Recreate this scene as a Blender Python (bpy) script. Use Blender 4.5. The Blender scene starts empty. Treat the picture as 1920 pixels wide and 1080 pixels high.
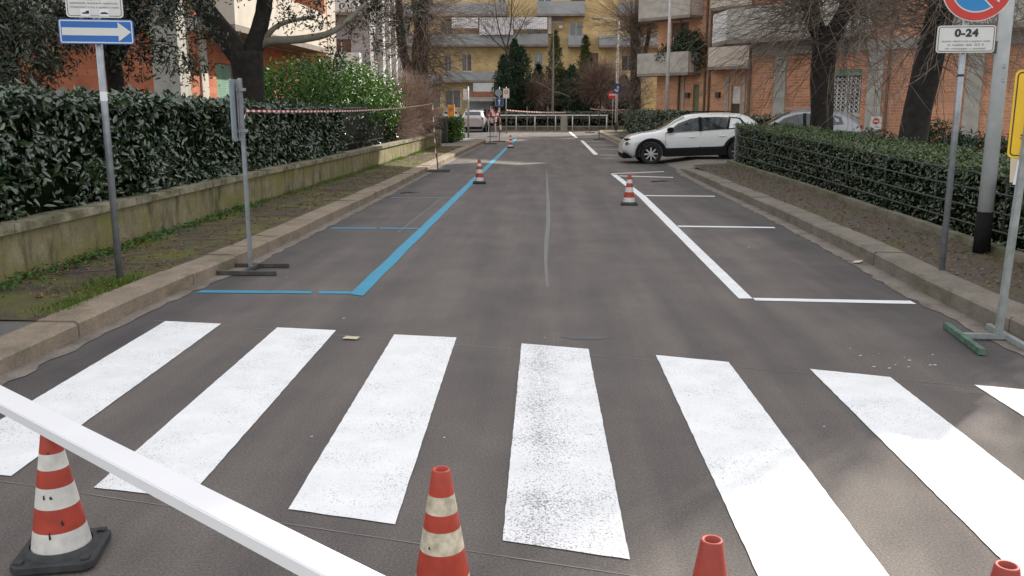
import bpy, bmesh, math, random
import numpy as np
from mathutils import Vector, Matrix
R = math.radians
scene = bpy.context.scene
COL = scene.collection
random.seed(7)

# ---------------------------------------------------------------- camera
cam_data = bpy.data.cameras.new('camera')
cam_data.sensor_width = 36.0
cam_data.lens = 1670 / 1920 * 36
cam_data.clip_start = 0.05
cam_data.clip_end = 3000
cam = bpy.data.objects.new('camera', cam_data)
COL.objects.link(cam)
cam.location = (0, 0, 1.65)
cam.rotation_euler = (R(90 - 11.44), 0, R(2.218))
scene.camera = cam

# ---------------------------------------------------------------- sky, sun, exposure
SUN_AZ, SUN_EL = 39.5, 37.0            # azimuth measured from +Y towards +X
world = bpy.data.worlds.new('World')
scene.world = world
world.use_nodes = True
wn = world.node_tree.nodes
bg = wn['Background']
sky = wn.new('ShaderNodeTexSky')
sky.sky_type = 'NISHITA'
sky.sun_disc = False
sky.sun_elevation = R(SUN_EL)
sky.sun_rotation = R(SUN_AZ)
sky.air_density = 1.0
sky.dust_density = 0.8
sky.ozone_density = 0.3
bg.inputs['Strength'].default_value = 0.14
sky_fill = wn.new('ShaderNodeMix')              # even pale colour added to the whole sky to lift shaded walls
sky_fill.data_type = 'RGBA'
sky_fill.inputs[0].default_value = 0.72
sky_fill.inputs[7].default_value = (4.3, 4.12, 3.9, 1)
world.node_tree.links.new(sky.outputs[0], sky_fill.inputs[6])
world.node_tree.links.new(sky_fill.outputs[2], bg.inputs['Color'])
sun_data = bpy.data.lights.new('sun', 'SUN')
sun_data.energy = 2.8
sun_data.angle = R(0.9)
sun_data.color = (1.0, 0.93, 0.82)
sun = bpy.data.objects.new('sun', sun_data)
COL.objects.link(sun)
sd = Vector((math.sin(R(SUN_AZ)) * math.cos(R(SUN_EL)), math.cos(R(SUN_AZ)) * math.cos(R(SUN_EL)), math.sin(R(SUN_EL))))
sun.rotation_euler = (-sd).to_track_quat('-Z', 'Y').to_euler()
sun.location = (20, 24, 30)
vs = scene.view_settings
vs.view_transform = 'Standard'
vs.look = 'None'
vs.exposure = 1.42
vs.gamma = 1.0
vs.use_curve_mapping = False

# ---------------------------------------------------------------- materials
def new_mat(name):
    m = bpy.data.materials.new(name)
    m.use_nodes = True
    nt = m.node_tree
    return m, nt, nt.nodes, nt.links, nt.nodes['Principled BSDF']

def lk(nt, a, b): nt.links.new(a, b)

def coords(nt, scale=(1, 1, 1), kind='Object'):
    tc = nt.nodes.new('ShaderNodeTexCoord')
    mp = nt.nodes.new('ShaderNodeMapping')
    mp.inputs['Scale'].default_value = scale
    nt.links.new(tc.outputs[kind], mp.inputs['Vector'])
    return mp.outputs[0]

def world_pos(nt):
    g = nt.nodes.new('ShaderNodeNewGeometry')
    return g.outputs['Position']

def noise(nt, vec, scale, detail=4, rough=.55):
    n = nt.nodes.new('ShaderNodeTexNoise')
    n.inputs['Scale'].default_value = scale
    n.inputs['Detail'].default_value = detail
    n.inputs['Roughness'].default_value = rough
    nt.links.new(vec, n.inputs['Vector'])
    return n.outputs['Fac']

def ramp(nt, fac, stops):
    r = nt.nodes.new('ShaderNodeValToRGB')
    el = r.color_ramp.elements
    while len(el) < len(stops): el.new(.5)
    for e, (p, c) in zip(el, stops):
        e.position = p
        e.color = (c[0], c[1], c[2], 1) if hasattr(c, '__len__') else (c, c, c, 1)
    nt.links.new(fac, r.inputs[0])
    return r.outputs[0]

def mixc(nt, fac, a, b, mode='MIX'):
    m = nt.nodes.new('ShaderNodeMix')
    m.data_type = 'RGBA'
    m.blend_type = mode
    for s, v in ((0, fac), (6, a), (7, b)):
        if isinstance(v, (int, float)): m.inputs[s].default_value = v
        elif isinstance(v, tuple): m.inputs[s].default_value = (v[0], v[1], v[2], 1)
        else: nt.links.new(v, m.inputs[s])
    return m.outputs[2]

def bump(nt, bsdf, height, strength=.3, dist=.01):
    b = nt.nodes.new('ShaderNodeBump')
    b.inputs['Strength'].default_value = strength
    b.inputs['Distance'].default_value = dist
    nt.links.new(height, b.inputs['Height'])
    nt.links.new(b.outputs[0], bsdf.inputs['Normal'])

def simple(name, col, rough=.6, var=.12, vscale=6, metal=0, spec=.5, bstr=0, bscale=60):
    m, nt, N, L, b = new_mat(name)
    v = coords(nt)
    n = noise(nt, v, vscale, 5)
    dark = tuple(c * (1 - var) for c in col)
    lite = tuple(min(1, c * (1 + var)) for c in col)
    c = ramp(nt, n, [(.3, dark), (.7, lite)])
    L.new(c, b.inputs['Base Color'])
    b.inputs['Roughness'].default_value = rough
    b.inputs['Metallic'].default_value = metal
    b.inputs['Specular IOR Level'].default_value = spec
    if bstr: bump(nt, b, noise(nt, v, bscale, 4), bstr, .01)
    return m

def leaf_mat(name, c1, c2, c3, rough=.4, trans=.25, spec=.5):
    m, nt, N, L, b = new_mat(name)
    g = N.new('ShaderNodeNewGeometry')
    c = ramp(nt, g.outputs['Random Per Island'], [(0, c1), (.55, c2), (1, c3)])
    L.new(c, b.inputs['Base Color'])
    b.inputs['Roughness'].default_value = rough
    b.inputs['Specular IOR Level'].default_value = spec
    if trans > 0:
        t = N.new('ShaderNodeBsdfTranslucent')
        mx = N.new('ShaderNodeMixShader')
        mx.inputs[0].default_value = trans
        cc = mixc(nt, 1.0, c, (1.2, 1.35, .6), 'MULTIPLY')
        L.new(cc, t.inputs['Color'])
        L.new(b.outputs[0], mx.inputs[1]); L.new(t.outputs[0], mx.inputs[2])
        L.new(mx.outputs[0], N['Material Output'].inputs['Surface'])
    return m

def asphalt_mat():
    m, nt, N, L, b = new_mat('asphalt')
    p = world_pos(nt)
    agg = noise(nt, p, 95, 4, .8)
    mid = noise(nt, p, 1.1, 5, .6)
    st = N.new('ShaderNodeMapping'); st.inputs['Scale'].default_value = (2.6, .22, 1)
    L.new(p, st.inputs[0])
    track = noise(nt, st.outputs[0], 1.0, 4, .55)
    c = ramp(nt, mid, [(.3, (.100, .089, .083)), (.7, (.136, .121, .110))])
    c2 = ramp(nt, track, [(.35, (.80, .80, .81)), (.65, (1.14, 1.12, 1.1))])
    c = mixc(nt, 1.0, c, c2, 'MULTIPLY')
    a = ramp(nt, agg, [(.32, .50), (.5, 1.0), (.68, 1.75)])
    c = mixc(nt, .75, c, mixc(nt, 1.0, c, a, 'MULTIPLY'))
    # darker fresh seal towards the edges of the road
    sx = N.new('ShaderNodeSeparateXYZ'); L.new(p, sx.inputs[0])
    ab = N.new('ShaderNodeMath'); ab.operation = 'ABSOLUTE'; L.new(sx.outputs[0], ab.inputs[0])
    wob = N.new('ShaderNodeMath'); wob.operation = 'MULTIPLY_ADD'
    L.new(noise(nt, p, 1.7, 3), wob.inputs[0]); wob.inputs[1].default_value = .9; L.new(ab.outputs[0], wob.inputs[2])
    mr = N.new('ShaderNodeMapRange'); L.new(wob.outputs[0], mr.inputs[0])
    mr.inputs[1].default_value = 2.9; mr.inputs[2].default_value = 3.6
    c = mixc(nt, mr.outputs[0], c, mixc(nt, 1.0, c, (.62, .63, .68), 'MULTIPLY'))
    L.new(c, b.inputs['Base Color'])
    b.inputs['Roughness'].default_value = .86
    b.inputs['Specular IOR Level'].default_value = .35
    bump(nt, b, agg, .55, .006)
    return m

def paint_mat(name, col, wear=.56, rough=.6, patch=None):
    m, nt, N, L, b = new_mat(name)
    p = world_pos(nt)
    fine = noise(nt, p, 120, 3, .65)
    big = noise(nt, p, 2.2, 4, .6)
    s = N.new('ShaderNodeMath'); s.operation = 'MULTIPLY_ADD'
    L.new(big, s.inputs[0]); s.inputs[1].default_value = .30; L.new(fine, s.inputs[2])
    if patch is not None:      # a strip of worn paint along the seam of the road
        sx = N.new('ShaderNodeSeparateXYZ'); L.new(p, sx.inputs[0])
        d = N.new('ShaderNodeMath'); d.operation = 'SUBTRACT'; L.new(sx.outputs[0], d.inputs[0]); d.inputs[1].default_value = patch
        ab = N.new('ShaderNodeMath'); ab.operation = 'ABSOLUTE'; L.new(d.outputs[0], ab.inputs[0])
        mr = N.new('ShaderNodeMapRange'); L.new(ab.outputs[0], mr.inputs[0])
        mr.inputs[1].default_value = 0; mr.inputs[2].default_value = .16; mr.inputs[3].default_value = .075; mr.inputs[4].default_value = 0
        s2 = N.new('ShaderNodeMath'); s2.operation = 'ADD'; L.new(s.outputs[0], s2.inputs[0]); L.new(mr.outputs[0], s2.inputs[1]); s = s2
    w = ramp(nt, s.outputs[0], [(wear + .25, 0.0), (wear + .33, .8)])
    tone = ramp(nt, noise(nt, p, 5, 5), [(.3, tuple(c * .88 for c in col)), (.7, col)])
    c = mixc(nt, w, tone, (.11, .105, .10))
    L.new(c, b.inputs['Base Color'])
    b.inputs['Roughness'].default_value = rough
    bump(nt, b, fine, .3, .004)
    return m

def brick_mat(name, c1, c2, mortar, bw=.26, bh=.068, msize=.008, axis='xy'):
    m, nt, N, L, b = new_mat(name)
    tc = N.new('ShaderNodeTexCoord')
    sx = N.new('ShaderNodeSeparateXYZ'); L.new(tc.outputs['Object'], sx.inputs[0])
    ad = N.new('ShaderNodeMath'); ad.operation = 'ADD'; L.new(sx.outputs[0], ad.inputs[0]); L.new(sx.outputs[1], ad.inputs[1])
    cb = N.new('ShaderNodeCombineXYZ'); L.new(ad.outputs[0], cb.inputs[0]); L.new(sx.outputs[2], cb.inputs[1])
    br = N.new('ShaderNodeTexBrick')
    L.new(cb.outputs[0], br.inputs['Vector'])
    br.inputs['Scale'].default_value = 1
    br.inputs['Brick Width'].default_value = bw
    br.inputs['Row Height'].default_value = bh
    br.inputs['Mortar Size'].default_value = msize
    br.inputs['Color1'].default_value = (*c1, 1)
    br.inputs['Color2'].default_value = (*c2, 1)
    br.inputs['Mortar'].default_value = (*mortar, 1)
    v = tc.outputs['Object']
    st = noise(nt, v, .9, 5)
    c = mixc(nt, 1.0, br.outputs[0], ramp(nt, st, [(.3, .66), (.7, 1.14)]), 'MULTIPLY')
    L.new(c, b.inputs['Base Color'])
    b.inputs['Roughness'].default_value = .85
    bump(nt, b, br.outputs['Fac'], -.4, .006)
    return m

def concrete_mat(name, col, moss=None, mscale=1.6, thr=.5, rough=.88, grime=.35, streak=False):
    m, nt, N, L, b = new_mat(name)
    p = world_pos(nt)
    n1 = noise(nt, p, 3.0, 6, .65)
    n2 = noise(nt, p, 45, 4, .6)
    c = ramp(nt, n1, [(.28, tuple(x * (1 - grime) for x in col)), (.68, tuple(x * 1.1 for x in col))])
    c = mixc(nt, .5, c, mixc(nt, 1.0, c, ramp(nt, n2, [(.35, .65), (.65, 1.25)]), 'MULTIPLY'))
    if moss:
        mp = N.new('ShaderNodeMapping'); mp.inputs['Scale'].default_value = (1, .8, 2.2); L.new(p, mp.inputs[0])
        f = ramp(nt, noise(nt, mp.outputs[0], mscale, 6, .7), [(thr - .06, 0.0), (thr + .1, .85)])
        c = mixc(nt, f, c, moss)
    if streak:
        ms = N.new('ShaderNodeMapping'); ms.inputs['Scale'].default_value = (1, 2.2, .55); L.new(p, ms.inputs[0])
        c = mixc(nt, ramp(nt, noise(nt, ms.outputs[0], 2.4, 5, .7), [(.50, 0.0), (.66, .8)]), c, (.045, .040, .020))
    L.new(c, b.inputs['Base Color'])
    b.inputs['Roughness'].default_value = rough
    bump(nt, b, n2, .4, .006)
    return m

def verge_mat(name, soil, moss, leafc, thr=.52):
    m, nt, N, L, b = new_mat(name)
    p = world_pos(nt)
    n1 = noise(nt, p, 1.4, 6, .65)
    n2 = noise(nt, p, 38, 5, .7)
    n3 = noise(nt, p, 130, 3, .6)
    c = ramp(nt, n2, [(.3, tuple(x * .55 for x in soil)), (.5, soil), (.72, leafc)])
    f = ramp(nt, n1, [(thr - .05, 0.0), (thr + .09, .9)])
    c = mixc(nt, f, c, mixc(nt, 1.0, moss, ramp(nt, n3, [(.3, .5), (.7, 1.5)]), 'MULTIPLY'))
    L.new(c, b.inputs['Base Color'])
    b.inputs['Roughness'].default_value = .95
    bump(nt, b, n2, .8, .02)
    return m

def glass_mat(name, col, rough=.06):
    m, nt, N, L, b = new_mat(name)
    b.inputs['Base Color'].default_value = (*col, 1)
    b.inputs['Roughness'].default_value = rough
    b.inputs['Specular IOR Level'].default_value = .8
    L.new(ramp(nt, noise(nt, coords(nt), 2.5, 3), [(.3, tuple(c * .7 for c in col)), (.7, tuple(c * 1.4 for c in col))]), b.inputs['Base Color'])
    return m

def stripe_mat(name, c1, c2, period, axis=0, rough=.7):
    m, nt, N, L, b = new_mat(name)
    tc = N.new('ShaderNodeTexCoord')
    sx = N.new('ShaderNodeSeparateXYZ'); L.new(tc.outputs['Object'], sx.inputs[0])
    a = N.new('ShaderNodeMath'); a.operation = 'MULTIPLY'; L.new(sx.outputs[axis], a.inputs[0]); a.inputs[1].default_value = 1 / period
    f = N.new('ShaderNodeMath'); f.operation = 'FRACT'; L.new(a.outputs[0], f.inputs[0])
    c = ramp(nt, f.outputs[0], [(.44, c1), (.5, c2)])
    L.new(c, b.inputs['Base Color'])
    b.inputs['Roughness'].default_value = rough
    return m

def car_paint(name, col, rough=.25, metal=0.0):
    m, nt, N, L, b = new_mat(name)
    n = noise(nt, coords(nt), 3, 4)
    L.new(ramp(nt, n, [(.3, tuple(c * .93 for c in col)), (.7, col)]), b.inputs['Base Color'])
    b.inputs['Roughness'].default_value = rough
    b.inputs['Metallic'].default_value = metal
    b.inputs['Coat Weight'].default_value = .6
    b.inputs['Coat Roughness'].default_value = .05
    return m

M = {}
M['asphalt'] = asphalt_mat()
M['white_paint'] = paint_mat('white_paint', (.80, .81, .81), .50)
M['white_paint_worn'] = paint_mat('white_paint_worn', (.80, .80, .80), .47, patch=-.03)
M['faint_paint'] = paint_mat('faint_paint', (.20, .19, .185), .60)
M['blue_paint'] = paint_mat('blue_paint', (.018, .265, .42), .50)
M['faded_blue'] = paint_mat('faded_blue', (.075, .20, .30), .36)
M['seam'] = paint_mat('seam', (.148, .135, .125), .34)
M['kerb'] = concrete_mat('kerb_concrete', (.255, .203, .148), (.10, .095, .045), 2.0, .60)
M['kerb_grey'] = concrete_mat('kerb_grey_concrete', (.195, .170, .138), (.095, .090, .05), 2.0, .56)
M['gutter'] = concrete_mat('gutter_concrete', (.205, .175, .145), (.085, .075, .06), 3.2, .56)
M['pave'] = concrete_mat('pavement_asphalt', (.125, .118, .108), (.07, .075, .035), 1.2, .62)
M['wall_moss'] = concrete_mat('mossy_render', (.26, .225, .135), (.165, .155, .035), 1.3, .50, grime=.45, streak=True)
M['coping'] = concrete_mat('coping_concrete', (.30, .27, .19), (.085, .085, .03), 2.6, .50, grime=.4, streak=True)
M['edging'] = concrete_mat('edging_concrete', (.20, .175, .13), (.075, .08, .03), 1.6, .5)
M['verge'] = verge_mat('verge_soil', (.066, .049, .034), (.105, .112, .020), (.15, .115, .075), .50)
M['verge_right'] = verge_mat('verge_right_soil', (.082, .066, .052), (.075, .078, .026), (.14, .115, .09), .56)
M['soil'] = verge_mat('garden_soil', (.06, .045, .032), (.04, .055, .016), (.11, .085, .05), .5)
M['ground'] = verge_mat('ground_far', (.10, .09, .08), (.06, .075, .03), (.12, .11, .10), .6)
M['drive'] = concrete_mat('driveway_concrete', (.20, .18, .155), (.09, .085, .05), 1.4, .6)
M['laurel'] = leaf_mat('laurel_leaf', (.008, .022, .009), (.024, .052, .020), (.085, .125, .062), .20, .06, 1.0)
M['laurel_bright'] = leaf_mat('laurel_bright_leaf', (.014, .046, .009), (.036, .098, .015), (.10, .18, .03), .42, .25, .35)
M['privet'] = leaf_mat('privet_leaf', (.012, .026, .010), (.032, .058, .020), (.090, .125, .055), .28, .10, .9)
M['privet_lit_top'] = leaf_mat('privet_lit_top_leaf', (.022, .042, .013), (.055, .090, .026), (.13, .17, .065), .34, .2, .7)  # paler privet, sunlight on the hedge top put into the leaf colour
M['evergreen'] = leaf_mat('evergreen_leaf', (.006, .011, .005), (.018, .030, .012), (.080, .098, .055), .28, .06, .6)
M['cypress'] = leaf_mat('cypress_leaf', (.006, .020, .009), (.012, .036, .014), (.026, .062, .022), .6, .1, .3)
M['cedar'] = leaf_mat('cedar_leaf', (.014, .034, .020), (.028, .060, .030), (.060, .098, .048), .6, .1, .3)
M['pine'] = leaf_mat('pine_leaf', (.022, .034, .010), (.052, .068, .018), (.10, .11, .032), .6, .15, .3)
M['grass'] = leaf_mat('grass_blade', (.045, .085, .012), (.085, .14, .018), (.17, .22, .045), .6, .3, .3)
M['dry_twig'] = leaf_mat('dry_twig', (.13, .085, .062), (.24, .17, .135), (.38, .29, .235), .9, 0, .2)
M['brown_leaf'] = leaf_mat('brown_leaf', (.10, .05, .02), (.18, .10, .04), (.26, .17, .09), .8, .1, .2)
M['twig'] = simple('twig_bark', (.155, .120, .095), .9, .35, 3)
M['twig_pale'] = simple('twig_pale_bark', (.23, .20, .155), .9, .3, 4)
M['bark'] = simple('dark_bark', (.020, .016, .013), .95, .5, 9, bstr=1.0, bscale=22)
M['bark_pale'] = simple('pale_bark', (.20, .185, .14), .9, .3, 5, bstr=.6, bscale=30)
M['bark_mid'] = simple('mid_bark', (.048, .040, .034), .95, .4, 7, bstr=.9, bscale=25)
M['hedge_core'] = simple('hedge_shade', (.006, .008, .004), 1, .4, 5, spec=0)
M['brick_orange'] = brick_mat('brick_orange', (.64, .29, .155), (.49, .195, .098), (.52, .36, .26), .36, .105, .013)
M['brick_tan'] = brick_mat('brick_tan', (.68, .34, .185), (.54, .24, .115), (.54, .39, .28), .36, .105, .013)
M['brick_left'] = brick_mat('brick_left', (.56, .18, .09), (.45, .13, .06), (.30, .15, .10), .50, .19, .012)
M['brick_yellow'] = brick_mat('brick_yellow', (.66, .47, .20), (.58, .40, .165), (.62, .52, .34), .40, .16, .016)
M['conc_grey'] = simple('weathered_concrete', (.37, .355, .315), .85, .2, 2.5, bstr=.2)
M['conc_cream'] = simple('cream_render', (.50, .45, .385), .85, .12, 1.8, bstr=.1)
M['conc_white'] = simple('white_render', (.60, .60, .58), .8, .1, 2)
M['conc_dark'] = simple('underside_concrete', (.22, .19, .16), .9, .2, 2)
M['band_grey'] = simple('grey_band_render', (.31, .325, .33), .85, .12, 1.2)
M['grey_wall'] = simple('grey_wall_render', (.36, .35, .345), .9, .15, 1.5)
M['shutter_green'] = simple('green_shutter', (.20, .33, .25), .6, .12, 3)
M['shutter_brown'] = simple('brown_shutter', (.13, .085, .06), .7, .2, 3)
M['shutter_grey'] = simple('grey_shutter', (.33, .34, .36), .6, .12, 3)
M['door_dark'] = simple('dark_door', (.045, .030, .022), .5, .2, 4)
M['door_green'] = simple('green_door', (.13, .17, .085), .6, .15, 4)
M['window'] = glass_mat('window_glass', (.045, .055, .06))
M['car_glass'] = glass_mat('car_glass', (.018, .024, .026), .04)
M['frame_white'] = simple('white_frame', (.62, .62, .60), .5, .08, 4)
M['terracotta'] = simple('terracotta', (.30, .125, .075), .8, .2, 3)
M['awning'] = stripe_mat('awning_cloth', (.66, .63, .62), (.50, .47, .47), .16)
M['metal'] = simple('galvanised_steel', (.29, .31, .33), .42, .2, 12, metal=.55)
M['metal_dull'] = simple('dull_galvanised_steel', (.30, .30, .30), .55, .3, 18, metal=.4)
M['pole_white'] = simple('pale_pole_paint', (.46, .48, .48), .5, .12, 6)
M['black_paint'] = simple('black_paint', (.010, .010, .010), .9, .3, 10, spec=.15)
M['fence_green'] = simple('fence_green_paint', (.030, .042, .030), .6, .3, 8)
M['fence_dark'] = simple('fence_dark_iron', (.014, .017, .014), .6, .3, 8)
M['stand_dark'] = simple('stand_dark_steel', (.06, .055, .05), .7, .35, 14)
M['stand_green'] = simple('stand_chipped_green', (.07, .13, .09), .7, .45, 16)
M['stand_grey'] = simple('stand_worn_steel', (.24, .26, .25), .65, .25, 10)
M['sign_back'] = simple('sign_back_grey', (.21, .25, .28), .5, .12, 6)
M['sign_white'] = simple('sign_white', (.60, .595, .57), .5, .06, 5)
M['sign_blue'] = simple('sign_blue', (.010, .115, .40), .45, .12, 4)
M['sign_blue_dark'] = simple('sign_blue_dark', (.010, .045, .17), .45, .12, 4)
M['sign_cyan'] = simple('sign_light_blue', (.010, .19, .47), .45, .1, 4)
M['sign_red'] = simple('sign_red', (.50, .030, .022), .45, .1, 4)
M['sign_yellow'] = simple('sign_yellow', (.72, .44, .012), .5, .1, 3)
M['sign_edge'] = simple('sign_edge_line', (.06, .06, .07), .6, .1, 4)
M['ink'] = simple('ink', (.025, .025, .028), .7, .1, 5)
M['ink_soft'] = simple('ink_soft', (.20, .20, .20), .7, .1, 5)
M['paper'] = simple('paper', (.70, .70, .72), .9, .08, 5)
M['cardboard'] = simple('cardboard', (.55, .46, .33), .9, .1, 6)
M['cone_red'] = simple('cone_red', (.34, .036, .018), .5, .22, 14)
M['cone_red_dark'] = simple('cone_red_dark', (.28, .036, .022), .55, .2, 14)
M['cone_white'] = simple('cone_white', (.56, .54, .50), .55, .2, 16)
M['cone_cream'] = simple('cone_cream', (.46, .41, .31), .6, .4, 26)
M['rubber'] = simple('cone_rubber', (.030, .031, .033), .75, .4, 14, bstr=.3)
M['scuff'] = simple('scuff', (.035, .02, .015), .8, .2, 10)
M['beam_white'] = simple('beam_white', (.78, .78, .79), .35, .03, 2)
M['tape_white'] = simple('tape_white', (.68, .64, .62), .5, .05, 5)
M['tape_red'] = simple('tape_red', (.48, .05, .05), .5, .1, 5)
M['car_white'] = car_paint('car_white', (.70, .70, .69))
M['car_silver'] = car_paint('car_silver', (.42, .43, .45), .3, .3)
M['car_grey'] = car_paint('car_grey', (.27, .28, .30), .3, .3)
M['car_dark'] = car_paint('car_dark', (.03, .033, .04), .3)
M['plastic_black'] = simple('plastic_black', (.010, .010, .011), .8, .2, 8, spec=.15)
M['tyre'] = simple('tyre_rubber', (.014, .014, .014), .85, .2, 8)
M['rim'] = simple('rim_alloy', (.50, .50, .50), .35, .1, 8, metal=.6)
M['lamp_red'] = simple('lamp_red', (.35, .012, .010), .25, .1, 8)
M['lamp_clear'] = simple('lamp_clear', (.10, .10, .11), .12, .2, 8)
M['orange_box'] = simple('orange_box_paint', (.60, .24, .02), .6, .15, 4)
M['stain'] = paint_mat('stain', (.070, .064, .062), .60)
M['stone'] = simple('grit', (.16, .145, .13), .9, .4, 8)

# ---------------------------------------------------------------- mesh helpers
def tag(o, label=None, cat=None, group=None, kind=None):
    if label: o['label'] = label
    if cat: o['category'] = cat
    if group: o['group'] = group
    if kind: o['kind'] = kind
    return o

def link(name, me, parent=None):
    o = bpy.data.objects.new(name, me)
    COL.objects.link(o)
    if parent is not None: o.parent = parent
    return o

def empty(name, loc=(0, 0, 0), rz=0, parent=None):
    o = bpy.data.objects.new(name, None)
    COL.objects.link(o)
    o.location = loc
    o.rotation_euler = (0, 0, rz)
    o.empty_display_size = .2
    if parent is not None: o.parent = parent
    return o

class MB:
    def __init__(s, T=None):
        s.v, s.f, s.mi, s.T = [], [], [], T
    def add(s, vs, fs, mi=0):
        o = len(s.v)
        if s.T is not None: vs = [tuple(s.T @ Vector(v)) for v in vs]
        s.v.extend(tuple(v) for v in vs)
        for f in fs:
            s.f.append(tuple(i + o for i in f)); s.mi.append(mi)
        return s
    def box(s, x0, x1, y0, y1, z0, z1, mi=0):
        return s.add([(x0, y0, z0), (x1, y0, z0), (x1, y1, z0), (x0, y1, z0), (x0, y0, z1), (x1, y0, z1), (x1, y1, z1), (x0, y1, z1)],
                     [(0, 3, 2, 1), (4, 5, 6, 7), (0, 1, 5, 4), (1, 2, 6, 5), (2, 3, 7, 6), (3, 0, 4, 7)], mi)
    def bar(s, a, b, w, h, up=(0, 0, 1), mi=0):
        a, b = Vector(a), Vector(b); d = (b - a).normalized(); u = Vector(up)
        if abs(d.dot(u)) > .98: u = Vector((1, 0, 0))
        r = d.cross(u).normalized() * (w / 2); u = r.cross(d).normalized() * (h / 2)
        vs = [a - r - u, a + r - u, a + r + u, a - r + u, b - r - u, b + r - u, b + r + u, b - r + u]
        return s.add([tuple(v) for v in vs], [(0, 3, 2, 1), (4, 5, 6, 7), (0, 1, 5, 4), (1, 2, 6, 5), (2, 3, 7, 6), (3, 0, 4, 7)], mi)
    def prism(s, poly, z0, z1, mi=0):
        n = len(poly)
        vs = [(x, y, z0) for x, y in poly] + [(x, y, z1) for x, y in poly]
        fs = [tuple(range(n))[::-1], tuple(range(n, 2 * n))] + [(i, (i + 1) % n, n + (i + 1) % n, n + i) for i in range(n)]
        return s.add(vs, fs, mi)
    def plate(s, poly, y0, y1, mi=0):          # outline in x,z with thickness in y (front face at y0)
        n = len(poly)
        vs = [(x, y0, z) for x, z in poly] + [(x, y1, z) for x, z in poly]
        fs = [tuple(range(n)), tuple(range(n, 2 * n))[::-1]] + [(i, n + i, n + (i + 1) % n, (i + 1) % n) for i in range(n)]
        return s.add(vs, fs, mi)
    def tube(s, pts, rad, n=8, cap=True, mi=0, jit=0, rng=None):
        pts = [Vector(p) for p in pts]; k = len(pts); o = len(s.v); vs = []
        ref = None
        for i, p in enumerate(pts):
            d = (pts[min(i + 1, k - 1)] - pts[max(i - 1, 0)]).normalized()
            if ref is None:
                ref = Vector((0, 0, 1)) if abs(d.z) < .9 else Vector((1, 0, 0))
            a = d.cross(ref)
            if a.length < 1e-5: a = d.orthogonal()
            a.normalize(); b = d.cross(a).normalized(); ref = b.cross(d) if False else ref
            r = rad[i] if hasattr(rad, '__len__') else rad
            for j in range(n):
                t = 2 * math.pi * j / n
                rr = r * (1 + (rng.uniform(-jit, jit) if jit else 0))
                vs.append(tuple(p + (a * math.cos(t) + b * math.sin(t)) * rr))
        fs = [(i * n + j, i * n + (j + 1) % n, (i + 1) * n + (j + 1) % n, (i + 1) * n + j) for i in range(k - 1) for j in range(n)]
        if cap: fs += [tuple(range(n))[::-1], tuple(range((k - 1) * n, k * n))]
        return s.add(vs, fs, mi)
    def lathe(s, prof, n=24, c=(0, 0, 0), mi=0, closed=False):
        vs = [(c[0] + r * math.cos(2 * math.pi * j / n), c[1] + r * math.sin(2 * math.pi * j / n), c[2] + z) for r, z in prof for j in range(n)]
        k = len(prof)
        fs = [(i * n + j, i * n + (j + 1) % n, (i + 1) * n + (j + 1) % n, (i + 1) * n + j) for i in range(k - 1) for j in range(n)]
        if closed: fs += [((k - 1) * n + j, (k - 1) * n + (j + 1) % n, (j + 1) % n, j) for j in range(n)]
        return s.add(vs, fs, mi)
    def mesh(s, name, mats, smooth=False):
        me = bpy.data.meshes.new(name)
        me.from_pydata(s.v, [], s.f)
        for m in (mats if isinstance(mats, (list, tuple)) else [mats]): me.materials.append(M[m])
        if isinstance(mats, (list, tuple)) and len(mats) > 1: me.polygons.foreach_set('material_index', s.mi)
        if smooth: me.polygons.foreach_set('use_smooth', [len(f) == 4 for f in s.f])
        me.update()
        return me
    def build(s, name, mats, parent=None, smooth=False):
        return link(name, s.mesh(name, mats, smooth), parent)

def bevel(o, w=.01, seg=1):
    bm = bmesh.new(); bm.from_mesh(o.data)
    bmesh.ops.recalc_face_normals(bm, faces=bm.faces)
    bmesh.ops.bevel(bm, geom=bm.edges[:], offset=w, segments=seg, affect='EDGES')
    bm.to_mesh(o.data); bm.free()
    return o

def rrect(w, h, r, n=5, cx=0, cz=0):
    out = []
    for (sx, sz, a0) in ((1, 1, 0), (-1, 1, 90), (-1, -1, 180), (1, -1, 270)):
        for i in range(n + 1):
            a = R(a0 + 90 * i / n)
            out.append((cx + sx * (w / 2 - r) + r * math.cos(a), cz + sz * (h / 2 - r) + r * math.sin(a)))
    return out[::-1]

def circle(r, n=40, cx=0, cz=0):
    return [(cx + r * math.cos(-2 * math.pi * i / n), cz + r * math.sin(-2 * math.pi * i / n)) for i in range(n)]

def ring_plate(r0, r1, y0, y1, n=40):
    mb = MB(); vs = []
    for i in range(n):
        a = 2 * math.pi * i / n
        for r, y in ((r0, y0), (r1, y0), (r1, y1), (r0, y1)): vs.append((r * math.cos(a), y, r * math.sin(a)))
    fs = []
    for i in range(n):
        a, b = i * 4, ((i + 1) % n) * 4
        for k in range(4): fs.append((a + k, a + (k + 1) % 4, b + (k + 1) % 4, b + k))
    return mb.add(vs, fs)

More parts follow.
